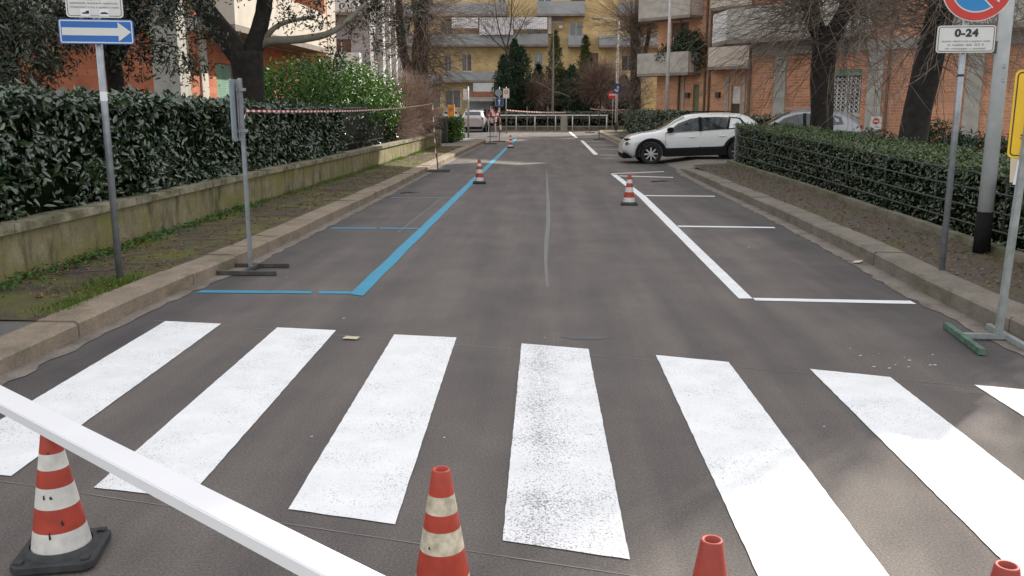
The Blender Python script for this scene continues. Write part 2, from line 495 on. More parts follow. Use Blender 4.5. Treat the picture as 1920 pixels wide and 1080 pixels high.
def text_mesh(name, body, size, mat, parent, x, y, z, bold=0.0, squeeze=1.0):
    cu = bpy.data.curves.new(name, 'FONT')
    cu.body = body; cu.size = size; cu.align_x = 'CENTER'; cu.align_y = 'CENTER'; cu.extrude = .0006; cu.offset = bold
    cu.space_character = 1.08
    o = bpy.data.objects.new(name + '_curve', cu)
    COL.objects.link(o)
    bpy.context.view_layer.update()
    me = bpy.data.meshes.new_from_object(o.evaluated_get(bpy.context.evaluated_depsgraph_get()))
    bpy.data.objects.remove(o); bpy.data.curves.remove(cu)
    me.transform(Matrix.Translation((x, y, z)) @ Matrix.Rotation(R(90), 4, 'X') @ Matrix.Diagonal((squeeze, 1, 1, 1)))
    me.materials.clear(); me.materials.append(M[mat])
    return link(name, me, parent)

def np_mesh(name, V, F, mat, parent=None, smooth=False):
    me = bpy.data.meshes.new(name)
    nf, k = F.shape
    me.vertices.add(len(V)); me.vertices.foreach_set('co', V.astype(np.float32).ravel())
    me.loops.add(nf * k); me.loops.foreach_set('vertex_index', F.astype(np.int32).ravel())
    me.polygons.add(nf); me.polygons.foreach_set('loop_start', np.arange(0, nf * k, k, dtype=np.int32))
    me.polygons.foreach_set('loop_total', np.full(nf, k, dtype=np.int32))
    me.materials.append(M[mat])
    me.update(calc_edges=True)
    return link(name, me, parent)

def unit(a): return a / np.maximum(np.linalg.norm(a, axis=1, keepdims=True), 1e-9)

def leaf_arrays(rng, P, out, L, W, spread=.9, droop=0.0):
    """P points, out preferred facing direction (N,3); a leaf is a folded diamond of two triangles"""
    n = len(P)
    nrm = unit(out + rng.normal(0, spread, (n, 3)))
    d = unit(np.cross(nrm, rng.normal(0, 1, (n, 3))))
    d[:, 2] -= droop; d = unit(d)
    s = unit(np.cross(d, nrm)); nrm = unit(np.cross(s, d))
    l = (L * rng.uniform(.65, 1.3, n))[:, None]; w = (W * rng.uniform(.7, 1.25, n))[:, None]
    b = P; t = P + d * l + nrm * l * -.08; m = P + d * l * .48
    r = m + s * w * .5 + nrm * w * .22; q = m - s * w * .5 + nrm * w * .22
    m2 = P + d * l * .74 + nrm * l * -.03
    r2 = m2 + s * w * .36 + nrm * w * .14; q2 = m2 - s * w * .36 + nrm * w * .14
    m = P + d * l * .30
    r = m + s * w * .47 + nrm * w * .20; q = m - s * w * .47 + nrm * w * .20
    V = np.stack([b, r, r2, t, q2, q], 1).reshape(-1, 3)
    i = np.arange(n)[:, None] * 6
    F = np.concatenate([i + np.array([[0, 1, 2, 3]]), i + np.array([[0, 3, 4, 5]])])
    return V, F

def leaves(name, rng, P, out, L, W, mat, parent, spread=.9, droop=0.0):
    V, F = leaf_arrays(rng, P, out, L, W, spread, droop)
    o = np_mesh(name, V, F, mat, parent)
    o['kind'] = 'stuff'
    return o

def wob(x, y, seed):
    return (np.sin(x * 1.7 + seed) + np.sin(y * 2.9 + seed * 2.1 + x) + np.sin(x * 4.3 - y * 3.1 + seed * .7) * .6 + np.sin(x * 7.7 + y * 6.1 + seed * 1.3) * .4) / 3

def path_at(path, s):
    pts = np.array(path); seg = np.linalg.norm(np.diff(pts, axis=0), axis=1); cum = np.concatenate([[0], np.cumsum(seg)])
    x = np.interp(s, cum, pts[:, 0]); y = np.interp(s, cum, pts[:, 1])
    idx = np.clip(np.searchsorted(cum, s, side='right') - 1, 0, len(seg) - 1)
    d = (np.diff(pts, axis=0) / seg[:, None])[idx]
    return x, y, d, cum[-1]

def hedge(name, label, path, side, thick, z0, z1, dens, L, W, mat, seed, group=None, amp=.07, gap=9, core=True, ztop=None, top_mat=None, front_z=None):
    """path = foot of the face seen from the street; side=+1 when the body lies to the right of the path"""
    rng = np.random.default_rng(seed)
    root = empty(name, (path[0][0], path[0][1], z0))
    o3 = np.array([path[0][0], path[0][1], z0])
    total = path_at(path, 0)[3]
    def zt(s): return z1 if ztop is None else np.interp(s, [a for a, b in ztop], [b for a, b in ztop])
    # front face
    n = int(total * (z1 - z0) * dens)
    s = rng.uniform(0, total, n); x, y, d, _ = path_at(path, s)
    zz = z0 + rng.uniform(0, 1, n) * (zt(s) - z0)
    nr = np.stack([d[:, 1] * side, -d[:, 0] * side], 1)     # into the body
    w = wob(s, zz * 2, seed)
    keep = w + rng.normal(0, .25, n) < gap
    dep = np.abs(rng.normal(0, .07, n)) + .05 + amp * (w + .3)
    P = np.stack([x + nr[:, 0] * dep, y + nr[:, 1] * dep, zz], 1)[keep]
    out = np.stack([-nr[:, 0], -nr[:, 1], np.full(n, .55)], 1)[keep]
    # top
    n2 = int(total * thick * dens)
    s2 = rng.uniform(0, total, n2); x2, y2, d2, _ = path_at(path, s2); dd = rng.uniform(0, thick, n2)
    nr2 = np.stack([d2[:, 1] * side, -d2[:, 0] * side], 1)
    P2 = np.stack([x2 + nr2[:, 0] * dd, y2 + nr2[:, 1] * dd, zt(s2) + amp * .9 * wob(s2 * 1.3, dd * 3, seed + 4) + rng.normal(0, .03, n2)], 1)
    out2 = np.tile([0, 0, 1.0], (n2, 1)) + np.stack([-nr2[:, 0], -nr2[:, 1], np.zeros(n2)], 1) * .3
    # ends
    Pe, oe = [], []
    for se, sg in ((0.0, -1), (total, 1)):
        k = int(thick * (z1 - z0) * dens)
        xe, ye, de, _ = path_at(path, np.full(k, se)); q = rng.uniform(0, thick, k)
        ne = np.stack([de[:, 1] * side, -de[:, 0] * side], 1)
        zz3 = z0 + rng.uniform(0, 1, k) * (zt(np.full(k, se)) - z0)
        jj = np.abs(rng.normal(0, .06, k)) + amp * wob(q * 3, zz3 * 3, seed + 9)
        Pe.append(np.stack([xe + ne[:, 0] * q - de[:, 0] * sg * jj, ye + ne[:, 1] * q - de[:, 1] * sg * jj, zz3], 1))
        oe.append(np.stack([de[:, 0] * sg, de[:, 1] * sg, np.full(k, .5)], 1))
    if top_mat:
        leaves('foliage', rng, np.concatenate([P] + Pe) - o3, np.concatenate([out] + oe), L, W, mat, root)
        leaves('lit_top_leaves', rng, P2 - o3, out2, L, W, top_mat, root)
    else:
        leaves('foliage', rng, np.concatenate([P, P2] + Pe) - o3, np.concatenate([out, out2] + oe), L, W, mat, root)
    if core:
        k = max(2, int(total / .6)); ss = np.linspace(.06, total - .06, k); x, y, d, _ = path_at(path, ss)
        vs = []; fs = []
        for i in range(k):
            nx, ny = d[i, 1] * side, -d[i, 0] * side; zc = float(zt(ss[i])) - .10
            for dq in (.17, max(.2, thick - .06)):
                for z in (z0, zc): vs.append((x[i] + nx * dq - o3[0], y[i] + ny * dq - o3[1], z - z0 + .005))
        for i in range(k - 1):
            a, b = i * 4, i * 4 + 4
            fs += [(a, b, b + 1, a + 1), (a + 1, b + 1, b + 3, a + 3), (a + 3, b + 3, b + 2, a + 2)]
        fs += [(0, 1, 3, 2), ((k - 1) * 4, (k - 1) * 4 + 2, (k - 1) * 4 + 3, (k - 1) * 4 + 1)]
        MB().add(vs, fs).build('stems_or_shade_core', 'hedge_core', root)  # near-black box standing in for the shade inside the hedge
    return tag(root, label, 'hedge', group)

def blob_leaves(rng, c, rad, n, shell=.55):
    d = unit(rng.normal(0, 1, (n, 3))); r = rng.uniform(shell, 1.05, n) ** .7
    return np.array(c) + d * r[:, None] * np.array(rad), d

# ================================================================ SETTING
rng0 = np.random.default_rng(3)
g = MB().add([(-600, -300, -.03), (600, -300, -.03), (600, 900, -.03), (-600, 900, -.03)], [(0, 1, 2, 3)]).build('ground', 'ground')
tag(g, 'wide flat earth around the street', kind='structure')

road = MB()
road.add([(-3.6, 3, 0), (3.8, 3, 0), (3.8, 46, 0), (-3.6, 46, 0)], [(0, 1, 2, 3)])
road.add([(-14, -14, 0), (14, -14, 0), (14, 3, 0), (3.8, 3, 0), (-3.6, 3, 0), (-14, 3, 0)], [(0, 1, 2, 3, 4, 5)])
road.add([(-60, 46, 0), (-3.6, 46, 0), (3.8, 46, 0), (10, 46, 0), (10, 66.8, 0), (-60, 66.8, 0)], [(0, 1, 2, 3, 4, 5)])
road = tag(road.build('road', 'asphalt'), 'freshly resurfaced grey asphalt street with new markings', kind='structure')

def strip(name, quad, mat, parent, z=.004, step=.05, jit=.0018, seed=0):
    """painted shape with slightly uneven edges"""
    rr = random.Random(seed); out = []
    n = len(quad)
    for i in range(n):
        a, b = Vector(quad[i]), Vector(quad[(i + 1) % n]); l = (b - a).length; k = max(1, min(80, int(l / step)))
        nrm = Vector((-(b - a).y, (b - a).x)) / max(l, 1e-6)
        for j in range(k):
            q = a.lerp(b, j / k) + (nrm * rr.uniform(-jit, jit) if j else Vector((0, 0)))
            out.append((q.x, q.y, z))
    me = bpy.data.meshes.new(name)
    bm = bmesh.new(); vs = [bm.verts.new(v) for v in out]; f = bm.faces.new(vs)
    if f.normal.z < 0: f.normal_flip()
    bmesh.ops.triangulate(bm, faces=bm.faces[:]); bm.to_mesh(me); bm.free()
    me.materials.append(M[mat])
    return link(name, me, parent)

# zebra crossing: (near-left, near-right, far-right, far-left) corners
zt = [(-2.99, 6.71), (-2.52, 6.64), (-2.05, 6.54), (-1.58, 6.47), (-1.12, 6.36), (-.65, 6.29), (-.17, 6.14), (.30, 6.01), (.75, 5.87), (1.21, 5.72), (1.70, 5.58), (2.15, 5.42), (2.60, 5.28), (3.05, 5.13)]
zb = [(-2.91, 3.80), (-2.43, 3.72), (-1.99, 3.61), (-1.53, 3.52), (-1.07, 3.43), (-.60, 3.31), (-.16, 3.19), (.32, 3.06), (.77, 2.93), (1.24, 2.79), (1.70, 2.66), (2.16, 2.52), (2.62, 2.38), (3.08, 2.24)]
for i in range(7):
    strip('crosswalk_stripe', [zb[2 * i], zb[2 * i + 1], zt[2 * i + 1], zt[2 * i]], 'white_paint_worn' if i == 3 else 'white_paint', road, .005, seed=i)
def lerp_line(a, b, w):
    a, b = Vector(a), Vector(b); n = Vector((-(b - a).y, (b - a).x)).normalized() * w / 2
    return [tuple(a - n), tuple(b - n), tuple(b + n), tuple(a + n)]
strip('setting_out_line', lerp_line((-2.95, 3.80), (3.3, 2.17), .006), 'faint_paint', road, .0025, seed=30)
strip('setting_out_line', lerp_line((-3.1, 6.74), (3.1, 5.13), .006), 'faint_paint', road, .0025, seed=31)
# blue bays on the left
strip('parking_line', [(-1.77, 7.80), (-1.63, 7.72), (-1.61, 49.5), (-1.74, 49.5)], 'blue_paint', road, .005, step=.35, jit=.006, seed=40)
for j, y in enumerate([7.86, 12.25, 16.56, 21.0, 25.4, 29.8, 34.2, 38.6]):
    m = 'blue_paint' if j < 2 else 'faded_blue'
    if j == 0:
        strip('parking_line', [(-3.18, y - .055), (-2.12, y - .055), (-2.13, y + .055), (-3.16, y + .055)], m, road, .005, seed=50)
        strip('parking_line', [(-2.06, y - .055), (-1.775, y - .055), (-1.775, y + .055), (-2.07, y + .055)], m, road, .005, seed=51)
    elif j == 1:
        strip('parking_line', [(-3.0, y - .055), (-2.36, y - .05), (-2.37, y + .05), (-3.0, y + .05)], m, road, .005, seed=52)
        strip('parking_line', [(-2.32, y - .05), (-1.775, y - .05), (-1.775, y + .05), (-2.32, y + .05)], m, road, .005, seed=53)
    else:
        strip('parking_line', [(-2.9, y - .05), (-1.775, y - .05), (-1.765, y + .05), (-2.9, y + .05)], m, road, .005, seed=54 + j)
strip('setting_out_line', lerp_line((-2.0, 11.9), (-1.95, 16.4), .012), 'faint_paint', road, .0025, seed=64)
# white bays on the right
strip('parking_line', [(1.70, 7.74), (1.82, 7.74), (1.88, 17.0), (1.76, 22.5), (1.62, 22.75)] + [(1.74, 17.0)], 'white_paint', road, .005, step=.3, seed=70)
strip('parking_line', [(1.825, 7.66), (3.17, 7.57), (3.17, 7.70), (1.825, 7.77)], 'white_paint', road, .005, seed=71)
strip('parking_line', [(1.865, 12.56), (3.20, 12.48), (3.20, 12.60), (1.865, 12.70)], 'white_paint', road, .005, seed=72)
strip('parking_line', [(1.885, 17.05), (3.19, 16.98), (3.19, 17.12), (1.885, 17.2)], 'white_paint', road, .005, seed=73)
strip('parking_line', [(1.79, 22.05), (3.05, 21.62), (3.05, 21.80), (1.79, 22.25)], 'white_paint', road, .005, seed=74)
strip('parking_line', [(1.66, 22.83), (3.08, 23.62), (3.08, 23.80), (1.64, 23.0)], 'white_paint', road, .005, seed=75)
strip('parking_line', [(1.68, 32.2), (1.85, 32.4), (1.86, 46.3), (1.70, 46.3)], 'white_paint', road, .005, step=.3, seed=76)
for j, (y, x1) in enumerate([(31.9, 2.7), (36.5, 3.0), (40.6, 3.0), (44.9, 2.8)]):
    strip('parking_line', [(1.87, y + .25 - .07), (x1, y - .07), (x1, y + .07), (1.87, y + .25 + .07)], 'white_paint', road, .005, seed=80 + j)
strip('parking_line', [(1.56, 50.6), (1.74, 50.6), (1.66, 63.5), (1.50, 63.5)], 'white_paint', road, .005, step=.3, seed=86)
strip('parking_line', [(1.76, 51.2), (2.9, 50.0), (2.9, 50.2), (1.76, 51.4)], 'white_paint', road, .005, seed=87)
# longitudinal seam in the surfacing
sp = [(-.02, 3.1), (.0, 5.0), (.02, 6.4), (.015, 8.2), (-.005, 9.6), (.0, 11.0), (.03, 13.0), (.03, 15.5), (.01, 20.0), (.0, 24)]
sv = []
for k, (x, y) in enumerate(sp):
    w = [.006, .006, .008, .012, .018, .026, .03, .03, .02, .008][k]
    sv.append((x - w, y, .0022)); sv.append((x + w, y, .0022))
MB().add(sv[6:], [(2 * i, 2 * i + 1, 2 * i + 3, 2 * i + 2) for i in range(len(sp) - 4)]).build('surface_seam', 'seam', road)

def kerb(name, path, side, top, mat='kerb', width=.31, stone=1.0, label=''):
    """side=+1: pavement lies at larger x; top = list of (s, height)"""
    root = tag(empty(name), label, kind='structure')
    total = path_at(path, 0)[3]; n = max(1, int(round(total / stone))); rr = random.Random(hash(name) % 99 if False else len(name))
    for i in range(n):
        s0, s1 = i * total / n + .004, (i + 1) * total / n - .004
        vs = []; dz = rr.uniform(-.006, .006); dx = rr.uniform(-.006, .006)
        for s in (s0, s1):
            x, y, d, _ = path_at(path, np.array([s])); x, y, d = float(x[0]), float(y[0]), d[0]
            nx, ny = (d[1] * side, -d[0] * side)
            h = float(np.interp(s, [a for a, b in top], [b for a, b in top])) + dz
            for q, z in ((0 + dx, -.02), (0 + dx, h - .02), (.025 + dx, h), (width, h), (width, -.02)):
                vs.append((x + nx * q, y + ny * q, z))
        fs = [(k, (k + 1) % 5, 5 + (k + 1) % 5, 5 + k) for k in range(5)] + [(0, 4, 3, 2, 1), (5, 6, 7, 8, 9)]
        MB().add(vs, fs).build('kerb_stone', mat, root)
    return root

KL = [(-3.46, 3.2), (-3.42, 5.2), (-3.37, 7.6), (-3.24, 9.6), (-3.20, 13), (-3.14, 18), (-3.10, 31), (-3.0, 40), (-2.95, 43.5), (-3.1, 45.2), (-3.7, 46.2), (-5.2, 46.7), (-10, 46.8)]
KR = [(3.36, 3.5), (3.40, 6.7), (3.41, 8.0), (3.50, 10), (3.55, 13.5), (3.52, 18), (3.52, 22), (3.62, 24.4)]
KR2 = [(3.50, 34.6), (3.40, 40.8), (3.34, 59), (3.5, 62), (4.2, 63.4), (9.5, 63.6)]
kerb('kerb_left', KL, -1, [(0, .122), (2.6, .124), (4.6, .132), (60, .14)], label='worn tan kerb along the hedge wall')
kerb('kerb_right', KR, 1, [(0, .10), (3, .15), (18, .15), (20.4, .08), (22, .02)], 'kerb_grey', label='grey brown kerb along the railed hedge')
kerb('kerb_right_far', KR2, 1, [(0, .03), (2, .14), (60, .14)], label='kerb beyond the driveway')

def ribbon(name, path, side, w0, w1, z, mat, jit=.02, seed=1, label='', step=.12, kind='structure'):
    rr = random.Random(seed); total = path_at(path, 0)[3]; n = int(total / step); vs = []
    for i in range(n + 1):
        x, y, d, _ = path_at(path, np.array([i * total / n])); d = d[0]; nx, ny = d[1] * side, -d[0] * side
        a, b = w0, w1 + rr.uniform(-jit, jit)
        vs += [(float(x[0]) + nx * a, float(y[0]) + ny * a, z), (float(x[0]) + nx * b, float(y[0]) + ny * b, z)]
    fs = [(2 * i, 2 * i + 1, 2 * i + 3, 2 * i + 2) for i in range(n)]
    o = MB().add(vs, fs).build(name, mat)
    return tag(o, label, kind=kind)
ribbon('gutter_left', KL, 1, -.02, .14, .005, 'gutter', .03, 1, 'pale concrete gutter strip beside the kerb')
ribbon('gutter_right', KR, -1, -.02, .19, .005, 'gutter', .035, 2, 'pale concrete gutter strip along the railed side')
ribbon('gutter_right_far', KR2, -1, -.02, .16, .005, 'gutter', .03, 3, 'gutter strip beyond the driveway')

def sheet(name, poly, z, mat, label, sub=0, amp=0, seed=0):
    me = bpy.data.meshes.new(name)
    bm = bmesh.new(); bm.faces.new([bm.verts.new((x, y, z)) for x, y in poly])
    if bm.faces[:][0].normal.z < 0: bmesh.ops.reverse_faces(bm, faces=bm.faces[:])
    bmesh.ops.triangulate(bm, faces=bm.faces[:])
    bm.to_mesh(me); bm.free(); me.materials.append(M[mat])
    return tag(link(name, me), label, kind='structure')

def strip_sheet(name, pa, pb, z, mat, label, amp=.012, seed=0, nx=10, ny=160, z2=None):
    """bumpy ground between two lines"""
    rng = np.random.default_rng(seed)
    t = np.linspace(0, 1, ny)
    la, lb = path_at(pa, 0)[3], path_at(pb, 0)[3]
    ax, ay, _, _ = path_at(pa, t * la); bx, by, _, _ = path_at(pb, t * lb)
    u = np.linspace(0, 1, nx)
    X = ax[:, None] * (1 - u) + bx[:, None] * u; Y = ay[:, None] * (1 - u) + by[:, None] * u
    Z = z + amp * wob(X * 2.3, Y * 1.1, seed) * np.sin(np.pi * np.clip(u, .0, 1))[None, :] ** .5
    if z2 is not None: Z += (z2 - z) * u[None, :]
    V = np.stack([X, Y, Z], 2).reshape(-1, 3)
    i, j = np.meshgrid(np.arange(ny - 1), np.arange(nx - 1), indexing='ij'); a = (i * nx + j).ravel()
    F = np.stack([a, a + 1, a + nx + 1, a + nx], 1)
    if (bx[0] - ax[0]) * (by[-1] - by[0]) < 0: F = F[:, ::-1]
    o = np_mesh(name, V, F, mat); o.data.polygons.foreach_set('use_smooth', [True] * len(o.data.polygons))
    return tag(o, label, kind='structure')

def offs(path, side, q):
    out = []
    for i, p in enumerate(path):
        a, b = Vector(path[max(0, i - 1)]), Vector(path[min(len(path) - 1, i + 1)]); d = (b - a).normalized()
        out.append((p[0] + d.y * side * q, p[1] - d.x * side * q))
    return out
WL = [(-4.90, 3.0), (-4.80, 7.5), (-4.78, 11), (-4.74, 15), (-4.62, 20), (-4.54, 28.7), (-4.48, 36.2)]       # foot of the garden wall
kb = offs(KL, -1, .30)
near = [p for p in kb if p[1] < 6.0] + [(-3.70, 6.55)]
sheet('pavement_left', [(-14, 3.0)] + [(kb[0][0], 3.0)] + near + [(-4.2, 6.9), (-5.2, 6.75), (-14, 6.75)], .116, 'pave', 'grey asphalt pavement corner before the hedge')
kv = [(-3.72, 6.2)] + [p for p in kb if 6.8 < p[1] < 36.5]
kv[-1] = (-3.33, 36.3)
strip_sheet('verge_left', kv, [(-4.95, 6.2)] + [(x - .04, y) for x, y in WL if y > 6.8], .124, 'verge', 'mossy dirt pavement strewn with dry leaves beside the wall', .012, 5)
sheet('pavement_left_far', [(-3.33, 36.2), (-3.28, 40), (-3.25, 43.5), (-3.6, 45.2), (-4.3, 46.0), (-10, 46.4), (-10, 36.2)], .132, 'drive', 'pale concrete pavement and driveway past the garden wall')
# right side
EG = [(4.62, 3.0), (4.64, 6), (4.70, 9.7), (4.76, 12.2), (4.90, 17.6), (4.96, 23.5), (4.98, 25.1)]              # front of the hedge edging
kr = [p for p in offs(KR, 1, .30)]
strip_sheet('pavement_right', kr, [(4.66, 3.4)] + EG[1:], .142, 'verge_right', 'worn brown pavement strip beside the railed hedge', .010, 8)
sheet('garden_right', [(4.7, 3), (4.74, 9.7), (4.94, 17.6), (5.02, 25.3), (24, 25.3), (24, 3)], .125, 'soil', 'garden soil behind the railed hedge')
dv = MB().add([(3.55, 24.0, .006), (4.5, 24.3, .137), (4.5, 34.9, .135), (3.48, 34.6, .006)], [(0, 1, 2, 3)])
dv.add([(4.5, 24.3, .137), (5.02, 25.25, .135), (24, 25.25, .135), (24, 34.9, .135), (4.5, 34.9, .135)], [(0, 1, 2, 3, 4)])
tag(dv.build('driveway', 'drive'), 'sloping concrete driveway under the white car', kind='structure')
sheet('pavement_right_far', [(3.78, 34.9), (3.68, 41), (3.62, 59), (3.8, 61.6), (4.4, 63.1), (9.5, 63.3), (9.5, 60), (5.2, 59), (5.1, 34.9)], .134, 'verge_right', 'pavement beyond the driveway')
sheet('garden_right_far', [(5.1, 34.9), (5.2, 60), (30, 60), (30, 34.9)], .126, 'soil', 'garden soil in front of the far brick block')
gl = MB(); pl = [(x - .10, y) for x, y in WL]
gl.prism(pl + [(-40, 36.2), (-40, 3.0)], -.02, .50)
tag(gl.build('garden_left', 'soil'), 'raised garden soil behind the mossy wall', kind='structure')
pk = MB().add([(-60, 66.8, .0), (40, 66.8, .0), (40, 140, .0), (-60, 140, .0)], [(0, 1, 2, 3)])
tag(pk.build('park_ground', 'ground'), 'ground and car park beyond the railing', kind='structure')

# ================================================================ BUILDINGS
def wall_holes(mb, x0, x1, z0, z1, holes, y0, y1):
    xs = sorted({x0, x1} | {h[0] for h in holes} | {h[1] for h in holes})
    zs = sorted({z0, z1} | {h[2] for h in holes} | {h[3] for h in holes})
    xs = [x for x in xs if x0 <= x <= x1]; zs = [z for z in zs if z0 <= z <= z1]
    inside = lambda x, z: any(h[0] < x < h[1] and h[2] < z < h[3] for h in holes)
    for i in range(len(xs) - 1):
        k = 0
        while k < len(zs) - 1:
            if inside((xs[i] + xs[i + 1]) / 2, (zs[k] + zs[k + 1]) / 2): k += 1; continue
            k2 = k
            while k2 + 1 < len(zs) - 1 and not inside((xs[i] + xs[i + 1]) / 2, (zs[k2 + 1] + zs[k2 + 2]) / 2): k2 += 1
            mb.box(xs[i], xs[i + 1], y0, y1, zs[k], zs[k2 + 1]); k = k2 + 1
    return mb

def window(root, T, h, shutter=None, frac=0.0, sill='conc_cream', frame='frame_white', mull=1, dep=.16, name='window'):
    x0, x1, z0, z1 = h; e = .006
    w = MB(T).box(x0 + e, x1 - e, dep, dep + .03, z0 + e, z1 - e).build(name, 'window', root)
    f = MB(T)
    for (a, b, c, d) in ((x0 + e, x0 + .06, z0 + e, z1 - e), (x1 - .06, x1 - e, z0 + e, z1 - e), (x0 + .062, x1 - .062, z0 + e, z0 + .07), (x0 + .062, x1 - .062, z1 - .07, z1 - e)):
        f.box(a, b, dep - .045, dep - .003, c, d)
    for i in range(mull):
        xm = x0 + (x1 - x0) * (i + 1) / (mull + 1); f.box(xm - .025, xm + .025, dep - .04, dep - .004, z0 + .072, z1 - .072)
    f.build('frame', frame, w)
    if sill: MB(T).box(x0 - .06, x1 + .06, -.06, dep - .05, z0 - .055, z0 - .002).build('sill', sill, w)
    if shutter and frac > 0:
        s = MB(T); zz = z1 - .008; zend = z1 - (z1 - z0) * frac
        while zz - .055 > zend:
            s.box(x0 + .01, x1 - .01, .05, .075, zz - .05, zz); zz -= .055
        s.build('roller_shutter', shutter, w)
    return w

def parts_box(root, T, name, mat, *b):
    return MB(T).box(*b).build(name, mat, root)

I4 = Matrix.Identity(4)
FLOORS = [4.0 + 3.2 * k for k in range(7)]

# ---- right near block (its long face looks down the street towards the crossing)
A = empty('apartment_building', (8.2, 37.1, .12), R(-45))
tag(A, 'orange brick apartment block with pale concrete pillars behind the two leafless trunks', 'building')
LA = 14.9; HA = 24.6
ha = [(3.45, 4.62, 1.26, 2.92), (12.2, 13.4, 1.3, 2.95)]
for k, z in enumerate(FLOORS[:6]):
    for x in (1.4, 4.2, 8.0, 11.2, 13.2): ha.append((x, x + 1.15, z + .95, z + 2.45))
wall_holes(MB(), .0, LA, 0, HA, ha, 0, .30).build('wall', 'brick_orange', A)
parts_box(A, None, 'side_wall', 'brick_tan', -.0, .28, .302, 12, 0, HA)
parts_box(A, None, 'side_wall', 'brick_tan', LA - .28, LA, .302, 12, 0, HA)
parts_box(A, None, 'rear_wall', 'brick_tan', .0, LA, 12.002, 12.3, 0, HA)
parts_box(A, None, 'roof', 'conc_grey', -.4, LA + .4, -.4, 12.6, HA + .002, HA + .35)
for x0, x1 in ((1.05, 1.55), (4.86, 5.42), (8.28, 8.80), (11.7, 12.15)):
    parts_box(A, None, 'pillar', 'conc_grey', x0, x1, -.06, -.002, 0, 3.55)
for i, h in enumerate(ha):
    g0 = i == 0
    w = window(A, None, h, 'shutter_green', .16 if g0 else (.35, .7, .5, .2, .9)[i % 5], mull=1)
    if g0:       # folding lattice grille in front of the ground floor window
        gm = MB(); x0, x1, z0, z1 = h
        for k in range(7):
            x = x0 + .06 + (x1 - x0 - .12) * k / 6; gm.box(x - .012, x + .012, .02, .04, z0, z1 - .27)
        nz = 9; hh = (z1 - .29 - z0) / nz
        for k in range(6):
            xa = x0 + .06 + (x1 - x0 - .12) * k / 6; xb = x0 + .06 + (x1 - x0 - .12) * (k + 1) / 6
            for q in range(nz):
                za = z0 + q * hh
                gm.bar((xa, .012, za), (xb, .012, za + hh), .018, .012, (0, 1, 0)); gm.bar((xb, .006, za), (xa, .006, za + hh), .018, .012, (0, 1, 0))
        gm.build('grille', 'frame_white', w)
parts_box(A, None, 'floor_band', 'conc_grey', -.02, LA + .02, -.10, -.003, 3.56, 3.95)
# balconies, each a slab with a solid parapet
def balcony(root, T, x0, x1, out, z, h=1.15, mat='conc_grey', endmat='conc_white', skew=.7, name='balcony', skew_r=0):
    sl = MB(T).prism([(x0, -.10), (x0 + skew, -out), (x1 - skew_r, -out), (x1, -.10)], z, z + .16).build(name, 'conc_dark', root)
    pr = MB(T)
    pr.prism([(x0 + skew, -out), (x1 - skew_r, -out), (x1 - skew_r, -out + .12), (x0 + skew, -out + .12)], z + .162, z + .16 + h)
    pr.build('parapet', mat, sl)
    d = Vector((skew, -out + .1, 0)).normalized(); n = Vector((-d.y, d.x, 0)) * .1
    a, b = Vector((x0, -.10, 0)), Vector((x0 + skew, -out, 0))
    MB(T).prism([(a.x, a.y), (b.x - .004, b.y + .004), (b.x + n.x - .004, b.y + .122), (a.x + n.x, a.y + n.y)], z + .162, z + .14 + h).build('end_panel', endmat, sl)
    c, e = Vector((x1, -.10, 0)), Vector((x1 - skew_r, -out, 0))
    MB(T).prism([(c.x, c.y), (e.x + .003, e.y + .124), (e.x - .1, e.y + .124), (c.x - .1, c.y)], z + .162, z + .14 + h).build('end_panel', endmat, sl)
    return sl
for k, z in enumerate(FLOORS[:6]):
    balcony(A, None, -1.9, 4.9, 1.3, z - .02, 1.15, 'conc_grey', 'conc_white', 1.5)
    balcony(A, None, 7.4, 13.0, 1.0, z - .02, 1.15, 'conc_grey', 'conc_cream', .3)
MB().tube([(5.62, -.06, .1), (5.62, -.06, HA)], .05, 8).build('downpipe', 'shutter_brown', A)
MB().tube([(-.05, -.07, .1), (-.05, -.07, HA)], .07, 8).build('downpipe', 'shutter_brown', A)

# ---- right far block
B = empty('apartment_building', (6.6, 55.4, .12), R(-45))
tag(B, 'far brick apartment block with white ended balconies and entrance doors beyond the white car', 'building')
LB = 12; HB = 18.0
hb = [(2.68, 3.1, .1, 2.85), (5.28, 5.86, .1, 2.75)]
for z in FLOORS[:4]:
    for x in (1.0, 4.4, 8.2): hb.append((x, x + 1.2, z + .9, z + 2.4))
wall_holes(MB(), 0, LB, 0, HB, hb, 0, .30).build('wall', 'brick_tan', B)
parts_box(B, None, 'side_wall', 'brick_tan', 0, .28, .302, 12, 0, HB)
parts_box(B, None, 'side_wall', 'brick_tan', LB - .28, LB, .302, 12, 0, HB)
parts_box(B, None, 'rear_wall', 'brick_tan', 0, LB, 12.002, 12.3, 0, HB)
parts_box(B, None, 'roof', 'conc_grey', -.4, LB + .4, -.4, 12.6, HB + .002, HB + .35)
for i, h in enumerate(hb):
    if i < 2:
        dr = parts_box(B, None, 'door', ('door_green', 'door_dark')[i], h[0] + .02, h[1] - .02, .1, .15, h[2], h[3] - (.0 if i == 0 else 1.0))
        if i: MB().box(h[0] + .02, h[1] - .02, .1, .14, h[3] - .99, h[3] - .01).build('door_light', 'frame_white', dr)
    else: window(B, None, h, 'shutter_brown', (.3, .8, .5)[i % 3])
for x in (1.68, 3.5, 3.8): MB().tube([(x, -.07, .1), (x, -.07, HB)], .06, 8).build('downpipe', 'shutter_brown', B)
for x0, x1 in ((4.9, 5.12), (6.0, 6.2), (1.9, 2.05)): parts_box(B, None, 'pillar', 'conc_grey', x0, x1, -.05, -.002, 0, 3.3)
for x in (2.35, 4.45):
    wl = MB().box(x - .12, x + .12, -.2, -.01, 2.1, 2.4).build('wall_lamp', 'door_dark', B)
